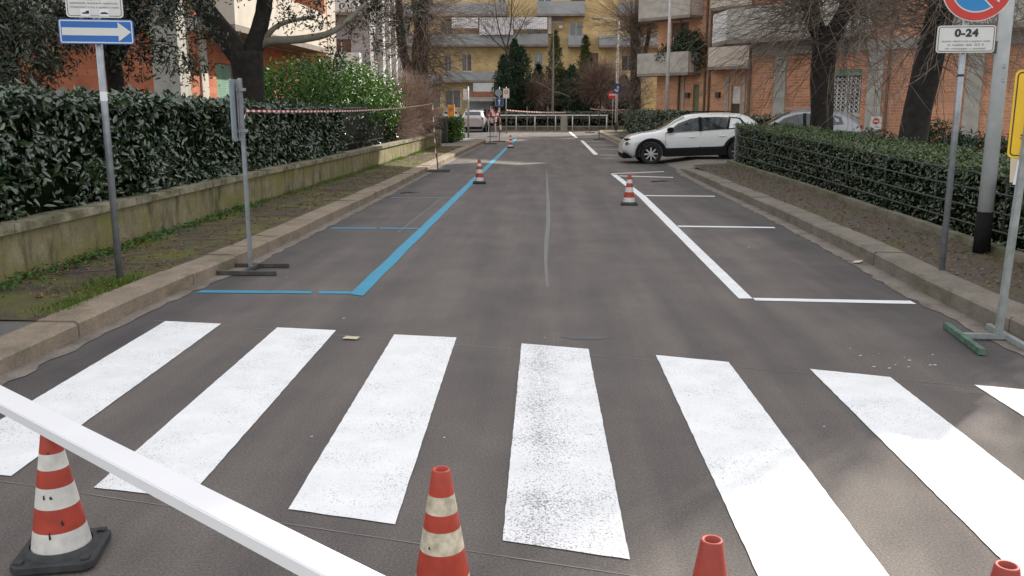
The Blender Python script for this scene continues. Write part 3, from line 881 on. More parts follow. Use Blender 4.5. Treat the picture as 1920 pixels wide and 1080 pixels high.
for k, z in enumerate([3.35, 6.5, 9.7, 12.9]):
    balcony(B, None, -1.3, 3.2, 1.3, z, 1.15, 'conc_grey', 'conc_white', .8)
    balcony(B, None, 3.9, 9.4, 1.1, z + .25, 1.05, 'conc_cream', 'conc_grey', .5)

# ---- left building
Lb = empty('apartment_building', (-9, 22, .5))
tag(Lb, 'orange brick building with cream concrete corner column behind the evergreen trees', 'building')
TR = Matrix.Rotation(R(90), 4, 'Z')            # the face along the street, looking at +X
HL = 13.5
hl = []
for z in (3.4, 6.6, 9.8):
    for x in (-6.2, -3.2): hl.append((x, x + 1.2, z + .9, z + 2.3))
hl.append((-5.2, -4.0, 1.1, 2.4))
wall_holes(MB(), -9.5, -.62, 0, HL, hl, 0, .3).build('wall', 'brick_left', Lb)
for i, h in enumerate(hl): window(Lb, None, h, 'shutter_green', (.4, .9)[i % 2])
hr = [(2.55, 3.9, .75, 2.35), (6.6, 7.6, .9, 2.3)]
for z in (3.4, 6.6, 9.8):
    for x in (2.6, 5.6, 8.6): hr.append((x, x + 1.2, z + .1, z + 2.3))
wall_holes(MB(TR), .62, 11.7, 0, HL, hr, 0, .3).build('wall', 'brick_left', Lb)
for i, h in enumerate(hr): window(Lb, TR, h, 'shutter_green', 1.0 if i == 0 else (.45, .8, .3)[i % 3])
parts_box(Lb, None, 'corner_column', 'conc_grey', -.60, .06, -.06, .60, 0, HL)
parts_box(Lb, None, 'pillar', 'conc_cream', .004, .05, 1.4, 1.85, 0, 3.05)
parts_box(Lb, None, 'pillar', 'conc_cream', .004, .05, 4.2, 4.9, 0, 3.05)
parts_box(Lb, None, 'step_wall', 'brick_orange', -.3, .82, 11.72, 12.0, 0, HL)
parts_box(Lb, None, 'step_pillar', 'conc_cream', .62, .84, 12.002, 13.3, 0, HL)
parts_box(Lb, None, 'rear_wall', 'brick_left', -9.5, -.32, 12.0, 12.3, 0, HL)
parts_box(Lb, None, 'roof', 'conc_grey', -9.8, 1.0, -.5, 13.4, HL + .002, HL + .35)
parts_box(Lb, None, 'floor_band', 'conc_cream', -9.5, -.61, -.07, -.004, 3.06, 3.42)
parts_box(Lb, TR, 'floor_band', 'conc_cream', .63, 11.69, -.08, -.004, 3.06, 3.42)
for z in (3.0, 6.2, 9.4):
    balcony(Lb, TR, 1.3, 11.3, .95, z + .1, 1.2, 'conc_cream', 'conc_cream', .25)
    balcony(Lb, None, -7.5, -1.0, .9, z + .1, 1.15, 'conc_cream', 'conc_cream', .2)

# ---- second left building, grey with pale pilasters
L2 = empty('apartment_building', (-9.7, 50, 0))
tag(L2, 'grey rendered building with tall pale pilasters behind the split leafless trunk', 'building')
HG = 15
h2 = []
for z in (1.0, 4.2, 7.4, 10.6):
    for x in (-5.0, -2.2): h2.append((x, x + 1.2, z + .3, z + 1.9))
wall_holes(MB(), -9, -.0, 0, HG, h2, 0, .3).build('wall', 'grey_wall', L2)
h3 = []
for z in (1.0, 4.2, 7.4, 10.6):
    for x in (1.0, 3.2, 5.4, 7.6): h3.append((x, x + 1.1, z, z + 2.2))
wall_holes(MB(TR), .31, 9.5, 0, HG, h3, 0, .3).build('wall', 'grey_wall', L2)
for i, h in enumerate(h2): window(L2, None, h, 'shutter_grey', (.5, .2, .8)[i % 3])
for i, h in enumerate(h3): window(L2, TR, h, 'frame_white', (.3, .8, .1, 1)[i % 4])
for x in (2.35, 2.75, 4.7, 6.8, 7.1, 8.95): MB(TR).box(x, x + .34, -.28, -.003, 0, HG).build('pilaster', 'conc_white', L2)
parts_box(L2, None, 'roof', 'conc_grey', -9.3, .6, -.4, 10, HG + .002, HG + .3)
parts_box(L2, None, 'rear_wall', 'grey_wall', -9, -.32, 9.2, 9.5, 0, HG)
for z in (3.3, 6.5, 9.7): balcony(L2, None, -7, -.4, 1.0, z, 1.1, 'conc_white', 'conc_white', .1)

# ---- yellow building closing the street
Y = empty('apartment_building', (0, 80, 0))
tag(Y, 'yellow brick apartment building with grey balcony bands closing the street', 'building')
hy = []
rows = [(10.25, 11.7), (7.25, 9.0), (4.6, 6.2)]
for x0, x1 in ((-10.9, -9.9), (-4.3, -3.6), (-.9, .35), (2.0, 3.2), (7.6, 8.8), (11, 12)):
    hy.append((x0, x1, 9.75, 11.9))
for x0, x1 in ((-9.3, -8.2), (-5.6, -4.9), (-1.8, -.6), (7.1, 8.1), (10.5, 11.6), (-13, -12)):
    hy.append((x0, x1, 7.1, 9.2))
hy.append((1.87, 3.02, 6.95, 8.9)); hy.append((.25, 1.35, 8.8, 9.25))
for x0, x1 in ((-9.0, -8.4), (-7.5, -6.6), (-4.15, -3.4), (-1.2, -.4), (3.4, 4.4), (6.4, 7.6), (-13, -12)):
    hy.append((x0, x1, 4.75, 6.3))
for x0, x1 in ((-10.6, -9.4), (-9.0, -7.6)): hy.append((x0, x1, 1.6, 3.2))
hy.append((-7.0, -4.2, .1, 3.6)); hy.append((.5, 3.5, .3, 3.2)); hy.append((5, 8, .3, 3.2))
wall_holes(MB(), -18, 16, 0, 17, hy, 0, .3).build('wall', 'brick_yellow', Y)
parts_box(Y, None, 'rear_wall', 'brick_yellow', -18, 16, 12, 12.3, 0, 17)
parts_box(Y, None, 'roof', 'conc_grey', -18.4, 16.4, -.4, 12.7, 17.002, 17.4)
for i, h in enumerate(hy):
    window(Y, None, h, 'shutter_grey' if i % 3 else 'shutter_brown', (0, .35, 0, .6, .2)[i % 5], sill=None, mull=1 if h[1] - h[0] < 1.5 else 4)
def band(x0, x1, z0, z1, out=1.1):
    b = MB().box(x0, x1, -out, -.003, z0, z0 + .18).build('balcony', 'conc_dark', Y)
    MB().box(x0, x1, -out, -out + .12, z0 + .182, z1).build('parapet', 'band_grey', b)
    for x in (x0, x1 - .1): MB().box(x, x + .1, -out + .122, -.004, z0 + .182, z1 - .003).build('end_panel', 'band_grey', b)
band(-12.5, -3.55, 9.3, 10.4); band(-.95, 3.15, 9.3, 10.5); band(6.0, 15.5, 9.3, 10.4)
band(-17.5, .05, 6.8, 7.85); band(1.75, 3.2, 6.75, 7.7); band(4.4, 15.8, 6.7, 7.7)
band(-9.0, -4.35, 3.8, 4.7); band(-17, -9.4, 3.6, 4.5)
for x0, x1, zt_, zb_, o in ((-8.2, -5.95, 9.2, 8.3, .9), (-5.85, -2.95, 9.2, 7.75, 1.05), (-2.9, -.05, 9.2, 8.2, .8)):
    aw = MB().add([(x0, -1.12, zt_), (x1, -1.12, zt_), (x1, -1.3 - .1 * o, zb_), (x0, -1.3 - .1 * o, zb_), (x0, -1.10, zt_), (x1, -1.10, zt_), (x1, -1.28 - .1 * o, zb_), (x0, -1.28 - .1 * o, zb_)],
                  [(3, 2, 1, 0), (4, 5, 6, 7), (0, 1, 5, 4), (2, 3, 7, 6), (1, 2, 6, 5), (3, 0, 4, 7)]).build('awning', 'awning', Y)
parts_box(Y, None, 'pier', 'conc_cream', -.0, .3, -.9, -.004, 7.86, 9.28)
sf = parts_box(Y, None, 'shop_canopy', 'terracotta', -7.3, -4.3, -1.6, -.004, 2.55, 3.0)
MB().box(-6.4, -4.6, -1.5, -1.42, 3.02, 3.75).build('shop_sign', 'sign_white', sf)
MB().box(-7.25, -4.35, -1.66, -1.61, 2.2, 2.54).build('valance', 'conc_grey', sf)
parts_box(Y, None, 'air_conditioner', 'frame_white', .95, 1.25, -.3, -.004, 8.35, 8.6)

# ================================================================ WALLS, HEDGES, FENCES
gw = empty('garden_wall', (-4.9, 3, 0)); o3 = Vector((-4.9, 3, 0))
tag(gw, 'low mossy rendered wall with flat coping under the laurel hedge', 'wall')
def along(path, qa, qb, z0, z1, seg=1.2, o=(0, 0, 0), jit=0, seed=0):
    total = path_at(path, 0)[3]; n = max(1, int(total / seg)); rr = random.Random(seed); vs = []
    for i in range(n + 1):
        x, y, d, _ = path_at(path, np.array([i * total / n])); d = d[0]; nx, ny = -d[1], d[0]
        j = rr.uniform(-jit, jit)
        for q, z in ((qa, z0), (qa, z1 + j), (qb, z1 + j), (qb, z0)): vs.append((float(x[0]) + nx * q - o[0], float(y[0]) + ny * q - o[1], z - o[2]))
    fs = [(i * 4 + k, i * 4 + (k + 1) % 4, i * 4 + 4 + (k + 1) % 4, i * 4 + 4 + k) for i in range(n) for k in range(4)]
    return MB().add(vs, fs + [(0, 3, 2, 1), (n * 4, n * 4 + 1, n * 4 + 2, n * 4 + 3)])
along(WL, 0, .22, -.02, .545, o=o3).build('wall', 'wall_moss', gw)
total = path_at(WL, 0)[3]; ncap = 14
for i in range(ncap):      # coping laid in lengths
    ss = np.linspace(i * total / ncap + .004, (i + 1) * total / ncap - .004, 3); x, y, d, _ = path_at(WL, ss)
    along([(float(a), float(b)) for a, b in zip(x, y)], -.045, .25, .548, .625, seg=1.5, o=o3, jit=.004, seed=i).build('coping', 'coping', gw)
MB().box(.25, .62, 33.15, 33.5, -.02, .78).build('end_pillar', 'coping', gw)

HLP = [(x - .05, y) for x, y in WL if y < 33]
HLP[0] = (-4.94, 3.2); HLP[-1] = (-4.66, 20.6); HLP = [p for p in HLP if p[1] <= 20.6]
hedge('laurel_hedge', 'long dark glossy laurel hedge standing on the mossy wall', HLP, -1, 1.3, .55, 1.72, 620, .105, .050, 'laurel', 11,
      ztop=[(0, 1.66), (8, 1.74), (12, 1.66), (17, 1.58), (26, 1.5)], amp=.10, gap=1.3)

hedge('laurel_hedge', 'thin bare shaded stretch of hedge under the bright laurel bush', [(-4.80, 20.65), (-4.72, 24), (-4.68, 28.9)], -1, 1.2, .55, 1.42, 110, .09, .04, 'evergreen', 17, amp=.08)  # shade of the hollow carried by darker leaf colour and the black core
fl = empty('iron_fence', (-5.03, 6, .53)); tag(fl, 'dark iron bar fence buried in the laurel hedge', 'fence')
for z in (.25, 1.12): 
    MB().bar((-.02, 1.6, z), (.2, 20.5, z), .012, .035).build('rail', 'fence_dark', fl)
bar_me = MB().box(-.008, .008, -.008, .008, .02, 1.2).mesh('bar', 'fence_dark')
for i in range(150):
    b = link('bar', bar_me, fl); t = i / 149; b.location = (-.02 + .22 * t, 1.6 + 18.9 * t, .0)

# bright laurel bush rising above the hedge
bu = empty('laurel_bush', (-5.9, 24, .5)); tag(bu, 'bright green rounded laurel bush rising above the hedge', 'bush')
rng = np.random.default_rng(21); Ps, Os = [], []
for c, r, n in [((-.2, -1.6, 1.35), (1.25, 1.5, 1.05), 3800), ((.1, .9, 1.45), (1.3, 1.7, 1.12), 4200), ((.35, 3.2, 1.35), (1.2, 1.6, 1.05), 3400), ((-1.2, -.3, 1.15), (1.0, 1.6, .95), 2200), ((.5, 1.6, 1.2), (.8, 2.8, .6), 2200), ((.45, 4.6, 1.25), (.8, 1.1, .75), 1600)]:
    p, d = blob_leaves(rng, c, r, n, .5); p += rng.normal(0, .07, p.shape); k = p[:, 2] > .05; Ps.append(p[k]); Os.append(d[k] + np.array([0, 0, .5]))
leaves('foliage', rng, np.concatenate(Ps), np.concatenate(Os), .11, .052, 'laurel_bright', bu)
st = MB()
for i in range(14):
    a = rng.uniform(0, 6.28); st.tube([(rng.uniform(-.3, .3), rng.uniform(-.5, .5), .01), (math.cos(a) * .5, math.sin(a) * 1.2, .8), (math.cos(a) * .8, math.sin(a) * 2, 1.6)], [.035, .025, .012], 5)
st.build('stems_or_shade_core', 'bark', bu)

# twig machinery ----------------------------------------------------------
def twig_paths(rng, start, dirs, length, grav, curl, K):
    p = start.copy(); d = unit(dirs); out = [p.copy()]; st = (length / K)[:, None]
    for k in range(K):
        d = d + rng.normal(0, curl, d.shape); d[:, 2] += grav; d = unit(d); p = p + d * st; out.append(p.copy())
    return np.stack(out, 1)

def twig_tubes(paths, r0, r1, ns=3):
    n, k, _ = paths.shape
    t = np.gradient(paths, axis=1); t = t / np.maximum(np.linalg.norm(t, axis=2, keepdims=True), 1e-9)
    ref = np.zeros_like(t); ref[..., 0] = .37; ref[..., 1] = -.61; ref[..., 2] = .7
    a = np.cross(t, ref); a /= np.maximum(np.linalg.norm(a, axis=2, keepdims=True), 1e-6); b = np.cross(t, a)
    rad = r0[:, None] * (1 - np.linspace(0, 1, k))[None] + r1 * np.linspace(0, 1, k)[None]
    rings = np.stack([paths + (a * math.cos(2 * math.pi * j / ns) + b * math.sin(2 * math.pi * j / ns)) * rad[..., None] for j in range(ns)], 2)
    V = rings.reshape(-1, 3)
    base = (np.arange(n)[:, None] * k + np.arange(k - 1)[None]) * ns
    F = []
    for j in range(ns):
        j2 = (j + 1) % ns
        F.append(np.stack([base + j, base + j2, base + ns + j2, base + ns + j], 2).reshape(-1, 4))
    return V, np.concatenate(F)

def twigs(name, rng, start, dirs, length, r0, mat, parent, grav=-.03, curl=.08, K=7, second=3, ratio=.45, tip=.0025):
    paths = twig_paths(rng, start, dirs, length, grav, curl, K)
    V, F = twig_tubes(paths, r0, tip); Vs, Fs = [V], [F]; off = len(V)
    if second:
        n = len(paths); idx = np.repeat(np.arange(n), second); kk = rng.integers(2, K, len(idx))
        s = paths[idx, kk]; d = paths[idx, kk] - paths[idx, kk - 1]
        d = unit(unit(d) + rng.normal(0, .45, d.shape)); l = length[idx] * ratio * rng.uniform(.5, 1.2, len(idx))
        p2 = twig_paths(rng, s, d, l, grav, curl * 1.2, 4)
        V2, F2 = twig_tubes(p2, r0[idx] * .5, tip); Vs.append(V2); Fs.append(F2 + off)
    o = np_mesh(name, np.concatenate(Vs), np.concatenate(Fs), mat, parent); o['kind'] = 'stuff'
    return o

def trunk_tube(pts, rad, n=12, jit=.06, seed=0, sub=4):
    rr = random.Random(seed); P = [Vector(p) for p in pts]; out, ro = [], []
    for i in range(len(P) - 1):
        for k in range(sub):
            t = k / sub
            a = P[max(0, i - 1)]; b, c = P[i], P[i + 1]; e = P[min(len(P) - 1, i + 2)]
            q = .5 * ((2 * b) + (c - a) * t + (2 * a - 5 * b + 4 * c - e) * t * t + (3 * b - a - 3 * c + e) * t ** 3)
            out.append(q); ro.append(rad[i] * (1 - t) + rad[i + 1] * t)
    out.append(P[-1]); ro.append(rad[-1])
    return MB().tube(out, ro, n, True, 0, jit, rr)

def bare_tree(name, label, base, trunk, limbs, heads, seed, tmat='bark', wmat='twig', group=None, cat='tree', r=.013):
    """trunk/limbs are (points, radii) relative to base; heads = (centre, count, bias, spread, length, gravity)"""
    rng = np.random.default_rng(seed); root = empty(name, base)
    trunk_tube(trunk[0], trunk[1], 14, .07, seed).build('trunk', tmat, root, True)
    for i, (p, q) in enumerate(limbs): trunk_tube(p, q, 9, .08, seed + i).build('limb', tmat, root, True)
    S, D, Ln = [], [], []
    for c, n, bias, spread, ln, size in heads:
        s = np.array(c) + rng.normal(0, 1, (n, 3)) * np.array(size); d = unit(rng.normal(0, spread, (n, 3)) + np.array(bias)); S.append(s); D.append(d); Ln.append(ln * rng.uniform(.45, 1.2, n))
    S, D, Ln = np.concatenate(S), np.concatenate(D), np.concatenate(Ln)
    twigs('crown', rng, S, D, Ln, r * rng.uniform(.6, 1.3, len(S)), wmat, root)
    return tag(root, label, cat, group)

bare_tree('bare_tree', 'dark straight leafless trunk with long arching shoots beside the grey parked car', (6.9, 23, .12),
          ([(0, 0, -.05), (.0, 0, .5), (-.05, 0, 1.8), (-.08, 0, 3.2)], [.36, .29, .28, .30]),
          [([(-.10, 0, 3.1), (-.45, .1, 3.9), (-.75, .2, 5.2), (-.8, .2, 7)], [.24, .19, .15, .10]), ([(-.05, 0, 3.1), (.35, -.1, 3.9), (.7, -.2, 5.2), (.9, -.2, 7)], [.24, .18, .14, .10])],
          [((-.1, 0, 3.0), 70, (0, 0, .25), 1.0, 2.2, (.12, .12, .25)), ((-.4, 0, 3.9), 170, (-.8, -.3, .30), .75, 3.0, (.2, .2, .3)), ((.4, 0, 3.9), 150, (.7, -.4, .25), .75, 2.8, (.2, .2, .3)),
           ((-.75, .1, 5.2), 130, (-.5, -.2, .1), .8, 2.8, (.15, .15, .7)), ((.75, -.1, 5.2), 130, (.5, -.2, .1), .8, 2.8, (.15, .15, .7))], 31, group=None)
bare_tree('bare_tree', 'leaning dark leafless trunk between the railed hedge and the brick wall', (6.75, 17, .12),
          ([(-.12, 0, -.05), (-.02, 0, .5), (.12, 0, 1.9), (.33, 0, 3.3), (.5, 0, 5), (.55, 0, 6.6)], [.33, .27, .25, .24, .2, .13]),
          [([(.3, 0, 3.2), (.9, .1, 4.2), (1.3, .1, 5.6)], [.17, .13, .09])],
          [((.32, 0, 3.1), 80, (-.3, -.2, .25), .9, 2.2, (.15, .15, .35)), ((.45, 0, 4.3), 110, (-.5, .0, .0), .9, 2.5, (.15, .15, .5)), ((.9, .1, 4.2), 90, (.5, -.3, .0), .8, 2.3, (.2, .2, .3)), ((.3, -.05, 2.7), 16, (.9, -.1, -.12), .45, 2.3, (.1, .1, .2))], 32)
bare_tree('bare_tree', 'leafless tree whose twigs reach in behind the yellow temporary sign', (7.5, 10.6, .12),
          ([(0, 0, -.05), (.0, 0, .5), (.03, 0, 1.9), (.0, 0, 3.3)], [.33, .27, .25, .27]),
          [([(0, 0, 3.2), (-.5, .1, 4.2), (-.9, .2, 5.8)], [.2, .15, .1]), ([(0, 0, 3.2), (.5, -.1, 4.2), (.7, -.2, 5.8)], [.2, .15, .1])],
          [((0, 0, 3.1), 60, (-.3, .2, .25), .9, 2.2, (.15, .15, .3)), ((-.5, .1, 4.2), 170, (-.6, .1, .2), .8, 2.8, (.2, .2, .4)), ((.4, 0, 4.4), 130, (.4, -.2, .2), .8, 2.6, (.2, .2, .4)), ((-.8, .2, 5.6), 120, (-.3, 0, .3), .9, 2.6, (.2, .2, .4))], 38)
bare_tree('bare_tree', 'split leafless trunk with wide spray of brown shoots beside the dry bush', (-5.7, 40, .13),
          ([(.1, 0, -.05), (.05, 0, 1), (.1, 0, 3.2), (.2, 0, 4.8)], [.42, .38, .36, .34]),
          [([(.0, .1, 2.6), (-.55, .15, 3.6), (-.75, .2, 5.2), (-.8, .2, 8)], [.26, .22, .19, .12]), ([(.2, 0, 4.7), (.35, 0, 6.0), (.7, 0, 8.2)], [.32, .24, .14]), ([(.15, 0, 4.6), (-.1, .1, 6.2), (-.1, .1, 8)], [.2, .16, .1])],
          [((.15, 0, 3.7), 130, (.6, -.3, .05), .8, 2.9, (.25, .25, .8)), ((.3, 0, 5.4), 200, (.7, -.3, .0), .85, 3.4, (.25, .25, .8)), ((-.75, .2, 5.2), 150, (-.5, -.3, .1), .9, 3.0, (.2, .2, .9)), ((.2, 0, 2.6), 60, (.7, -.3, -.1), .7, 2.4, (.25, .25, .5))], 33, tmat='bark_mid', r=.016)
bare_tree('bare_tree', 'tall dark pollarded leafless tree beside the round blue arrow sign', (5.6, 58, .13),
          ([(0, 0, -.05), (0, 0, 1.5), (-.05, 0, 4), (-.1, 0, 6.4)], [.42, .36, .33, .30]),
          [([(.1, 0, 3.4), (.5, 0, 4.8), (.8, 0, 6.6)], [.17, .15, .12])],
          [((-.1, 0, 6.2), 300, (0, 0, .75), .75, 3.6, (.25, .25, .4)), ((.8, 0, 6.5), 110, (.2, 0, .7), .7, 3.0, (.15, .15, .3)), ((-.03, 0, 4.6), 150, (0, -.2, .3), .9, 2.2, (.2, .2, .9)), ((0, 0, 2.2), 130, (0, -.2, .3), 1.0, 2.0, (.2, .2, .8))], 34, tmat='bark_mid', r=.018)
bare_tree('bare_tree', 'tall slender leafless tree rising behind the cypresses', (-3.4, 75, 0),
          ([(0, 0, -.05), (0, 0, 3), (.05, 0, 6.4)], [.14, .12, .09]),
          [([(.05, 0, 6.3), (-.6, 0, 8.0), (-1.0, 0, 11)], [.07, .05, .02]), ([(.05, 0, 6.3), (.4, 0, 8.4), (.5, 0, 11.5)], [.07, .05, .02]), ([(.05, 0, 6.3), (1.0, 0, 7.6), (1.9, 0, 9.4)], [.06, .04, .02]), ([(0, 0, 6.2), (-1.2, 0, 7.3), (-2.2, 0, 8.8)], [.06, .04, .02])],
          [((-.6, 0, 8.2), 40, (-.3, 0, .8), .5, 2.6, (.4, .2, .8)), ((.5, 0, 8.6), 40, (.2, 0, .8), .5, 2.6, (.3, .2, .8)), ((1.2, 0, 8), 25, (.6, 0, .7), .5, 2.2, (.3, .2, .4)), ((-1.4, 0, 7.8), 25, (-.6, 0, .7), .5, 2.2, (.3, .2, .4))], 35, tmat='bark_mid', r=.02)
bare_tree('sapling', 'pale young leafless tree with sparse side branches behind the white railing', (.42, 70.5, 0),
          ([(0, 0, -.05), (0, 0, 2), (.03, 0, 4.6), (0, 0, 7.6)], [.12, .10, .075, .03]),
          [([(0, 0, 2.9), (-1.0, 0, 3.5), (-1.8, 0, 3.8)], [.04, .03, .015]), ([(0, 0, 2.9), (.8, 0, 2.7), (1.4, 0, 2.4)], [.04, .03, .015]), ([(0, 0, 4.5), (.5, 0, 5.2), (.7, 0, 6.2)], [.04, .03, .015]), ([(0, 0, 4.6), (-.9, 0, 4.9), (-1.6, 0, 5.3)], [.04, .03, .015])],
          [((0, 0, 5.5), 16, (0, 0, .5), .8, 1.2, (.1, .1, .9)), ((-1.2, 0, 4.2), 10, (-.3, 0, .5), .7, .9, (.5, .1, .5))], 36, tmat='bark_pale', wmat='twig_pale', r=.014)
bare_tree('sapling', 'short leaning young leafless tree tied among the conifers', (1.6, 71.5, 0),
          ([(0, 0, -.05), (.05, 0, 1.6), (.2, 0, 3.4)], [.07, .06, .03]), [], [((.1, 0, 2.8), 40, (0, 0, .5), .8, 1.5, (.1, .1, .5))], 37, tmat='bark_mid', r=.012)

# round brown twiggy trees behind the railing
def twig_ball(name, label, base, c, rad, n, seed, mat='dry_twig', trunk=True, ln=1.1, r=.011, group=None, cat='tree', up=.35):
    rng = np.random.default_rng(seed); root = empty(name, base)
    d = unit(rng.normal(0, 1, (n, 3))); s = np.array(c) + d * np.array(rad) * rng.uniform(.15, .75, (n, 1))
    twigs('crown', rng, s, d + np.array([0, 0, up]), ln * rng.uniform(.6, 1.2, n), np.full(n, r), mat, root, 0.0, .14, 5, 3)
    if trunk:
        t = trunk_tube([(0, 0, -.05), (0, 0, c[2] * .5), (c[0], c[1], c[2])], [.10, .08, .05], 8, .06, seed); t.build('trunk', 'bark_mid', root, True)
    else:
        t = MB()
        for k in range(9): t.tube([(rng.uniform(-.2, .2), rng.uniform(-.2, .2), -.02), (c[0] + rng.uniform(-.4, .4) * rad[0], c[1] + rng.uniform(-.4, .4) * rad[1], c[2])], [.03, .012], 5)
        t.build('stems_or_shade_core', 'bark_mid', root)
    return tag(root, label, cat, group)
twig_ball('twiggy_tree', 'rounded reddish brown leafless tree behind the right end of the railing', (4.2, 72, 0), (0, 0, 3.4), (1.9, 1.6, 1.75), 1500, 41, r=.020, ln=1.1)
twig_ball('twiggy_tree', 'small greyish brown twiggy tree between cypresses and sapling', (-.7, 71.5, 0), (0, 0, 2.7), (1.2, 1.1, 1.1), 520, 42, r=.017)
twig_ball('dry_bush', 'dry pinkish brown twiggy bush at the end of the laurel hedge', (-4.95, 33.2, .5), (0, 0, 1.05), (.85, 2.2, 1.35), 1500, 43, trunk=False, ln=.75, r=.006, cat='bush', up=.8)
twig_ball('dry_bush', 'dense dry brown hedge bush hanging over the wall end', (-5.1, 30.3, .5), (.05, 0, .6), (.62, 2.4, .85), 1300, 44, trunk=False, ln=.55, r=.006, cat='bush', up=.3)

# evergreen trees over the left garden
def evergreen(name, label, base, trunk, limbs, clusters, seed, mat='evergreen', L=.095, W=.034, tmat='bark'):
    rng = np.random.default_rng(seed); root = empty(name, base)
    trunk_tube(trunk[0], trunk[1], 14, .06, seed).build('trunk', tmat, root, True)
    for i, (p, q) in enumerate(limbs): trunk_tube(p, q, 9, .06, seed + i).build('limb', tmat if i < 2 else 'bark_pale', root, True)
    Ps, Os, S, D, Ln = [], [], [], [], []
    for c, rad, n in clusters:
        k = max(4, n // 70)
        cc, dd = blob_leaves(rng, c, rad, k, .2)           # sprigs inside the clump
        S.append(np.tile(np.array(c), (k, 1)) * .5 + cc * .5); D.append(cc - np.array(c) + 1e-3); Ln.append(np.linalg.norm(cc - np.array(c), axis=1) * .6 + .2)
        for j in range(k):
            m = n // k; q = cc[j] + rng.normal(0, 1, (m, 3)) * np.array([.16, .16, .14]); Ps.append(q); Os.append(np.tile(dd[j] * .5 + np.array([0, 0, .7]), (m, 1)))
    leaves('crown', rng, np.concatenate(Ps), np.concatenate(Os), L, W, mat, root, .8, .35)
    twigs('branches', rng, np.concatenate(S), np.concatenate(D), np.concatenate(Ln), np.full(sum(len(s) for s in S), .014), 'bark', root, -.01, .1, 4, 2)
    return tag(root, label, 'tree')
evergreen('evergreen_tree', 'large evergreen tree with forked dark trunk and horizontal limb over the hedge', (-6.3, 19, .5),
          ([(0, 0, -.05), (.0, 0, .6), (.02, 0, 1.4), (.0, 0, 2.3)], [.40, .32, .30, .34]),
          [([(-.05, 0, 2.1), (-.55, 0, 2.8), (-1.1, .1, 3.6), (-1.5, .2, 4.8)], [.26, .22, .18, .12]), ([(.1, 0, 2.2), (.35, 0, 2.9), (.5, 0, 3.6), (.6, .1, 5.2)], [.22, .17, .15, .1]),
           ([(.3, 0, 2.45), (.6, 0, 2.52), (1.2, 0, 2.55), (1.85, .1, 2.72), (2.5, .3, 3.3)], [.10, .09, .085, .06, .04]), ([(.35, 0, 2.5), (.75, 0, 2.85), (1.5, 0, 3.0)], [.07, .05, .03])],
          [((-1.5, -.2, 4.2), (1.4, 1.3, .9), 3200), ((-.1, -.6, 4.5), (1.5, 1.2, .8), 3200), ((1.0, -.2, 4.6), (1.3, 1.2, .9), 2200), ((-1.2, -.6, 3.6), (.7, .6, .4), 700), ((1.7, .2, 3.55), (.6, .6, .4), 420), ((2.4, .6, 3.0), (.55, .6, .8), 520), ((.6, .3, 3.75), (.7, .6, .35), 420), ((1.85, .3, 2.45), (.25, .3, .45), 150), ((-2.0, -1.2, 4.0), (.9, .8, .5), 1200), ((.1, -.5, 3.6), (.8, .5, .4), 600), ((1.35, -.3, 2.95), (.5, .4, .35), 260), ((2.9, .8, 3.4), (.8, .7, .6), 500)], 51)
evergreen('evergreen_tree', 'dark evergreen tree hanging low behind the blue arrow sign', (-8.3, 17.2, .5),
          ([(0, 0, -.05), (.05, 0, 1), (.0, 0, 2.4), (-.1, 0, 4)], [.20, .16, .15, .1]),
          [([(0, 0, 1.9), (.6, -.2, 2.6), (1.2, -.3, 3.3)], [.09, .07, .04]), ([(0, 0, 2.2), (-.8, -.2, 2.9), (-1.6, -.3, 3.6)], [.09, .07, .04])],
          [((-.1, -.6, 3.3), (1.6, 1.3, .75), 3200), ((1.3, -.8, 3.0), (.9, .9, .75), 1800), ((.75, -.9, 2.2), (.45, .5, .5), 500), ((-1.2, -.6, 2.6), (1.0, 1.0, .8), 2200), ((-2.4, -.4, 2.4), (1.2, 1.0, 1.2), 4500), ((.1, -1.0, 2.6), (1.0, .8, .7), 2200), ((-1.3, -1.0, 1.9), (1.1, .8, .7), 2200), ((1.7, -1.0, 2.3), (.6, .6, .7), 1000), ((-.5, -.4, 4.6), (2.0, 1.4, .8), 2400)], 52)
evergreen('evergreen_tree', 'dense shady evergreen at the corner end of the laurel hedge', (-9.4, 13.5, .5),
          ([(0, 0, -.05), (.05, 0, 1), (.1, 0, 2.4), (.1, 0, 4)], [.18, .15, .13, .08]),
          [([(0, 0, 1.5), (.8, -.2, 2.2), (1.5, -.3, 2.6)], [.08, .06, .03])],
          [((.2, -.2, 2.9), (1.4, 1.2, .95), 3600), ((1.6, -.4, 2.6), (1.0, 1.0, .9), 2400), ((.4, -.3, 1.8), (1.3, 1.0, .6), 1600), ((1.4, -.3, 3.7), (1.3, 1.0, .6), 1500)], 53)

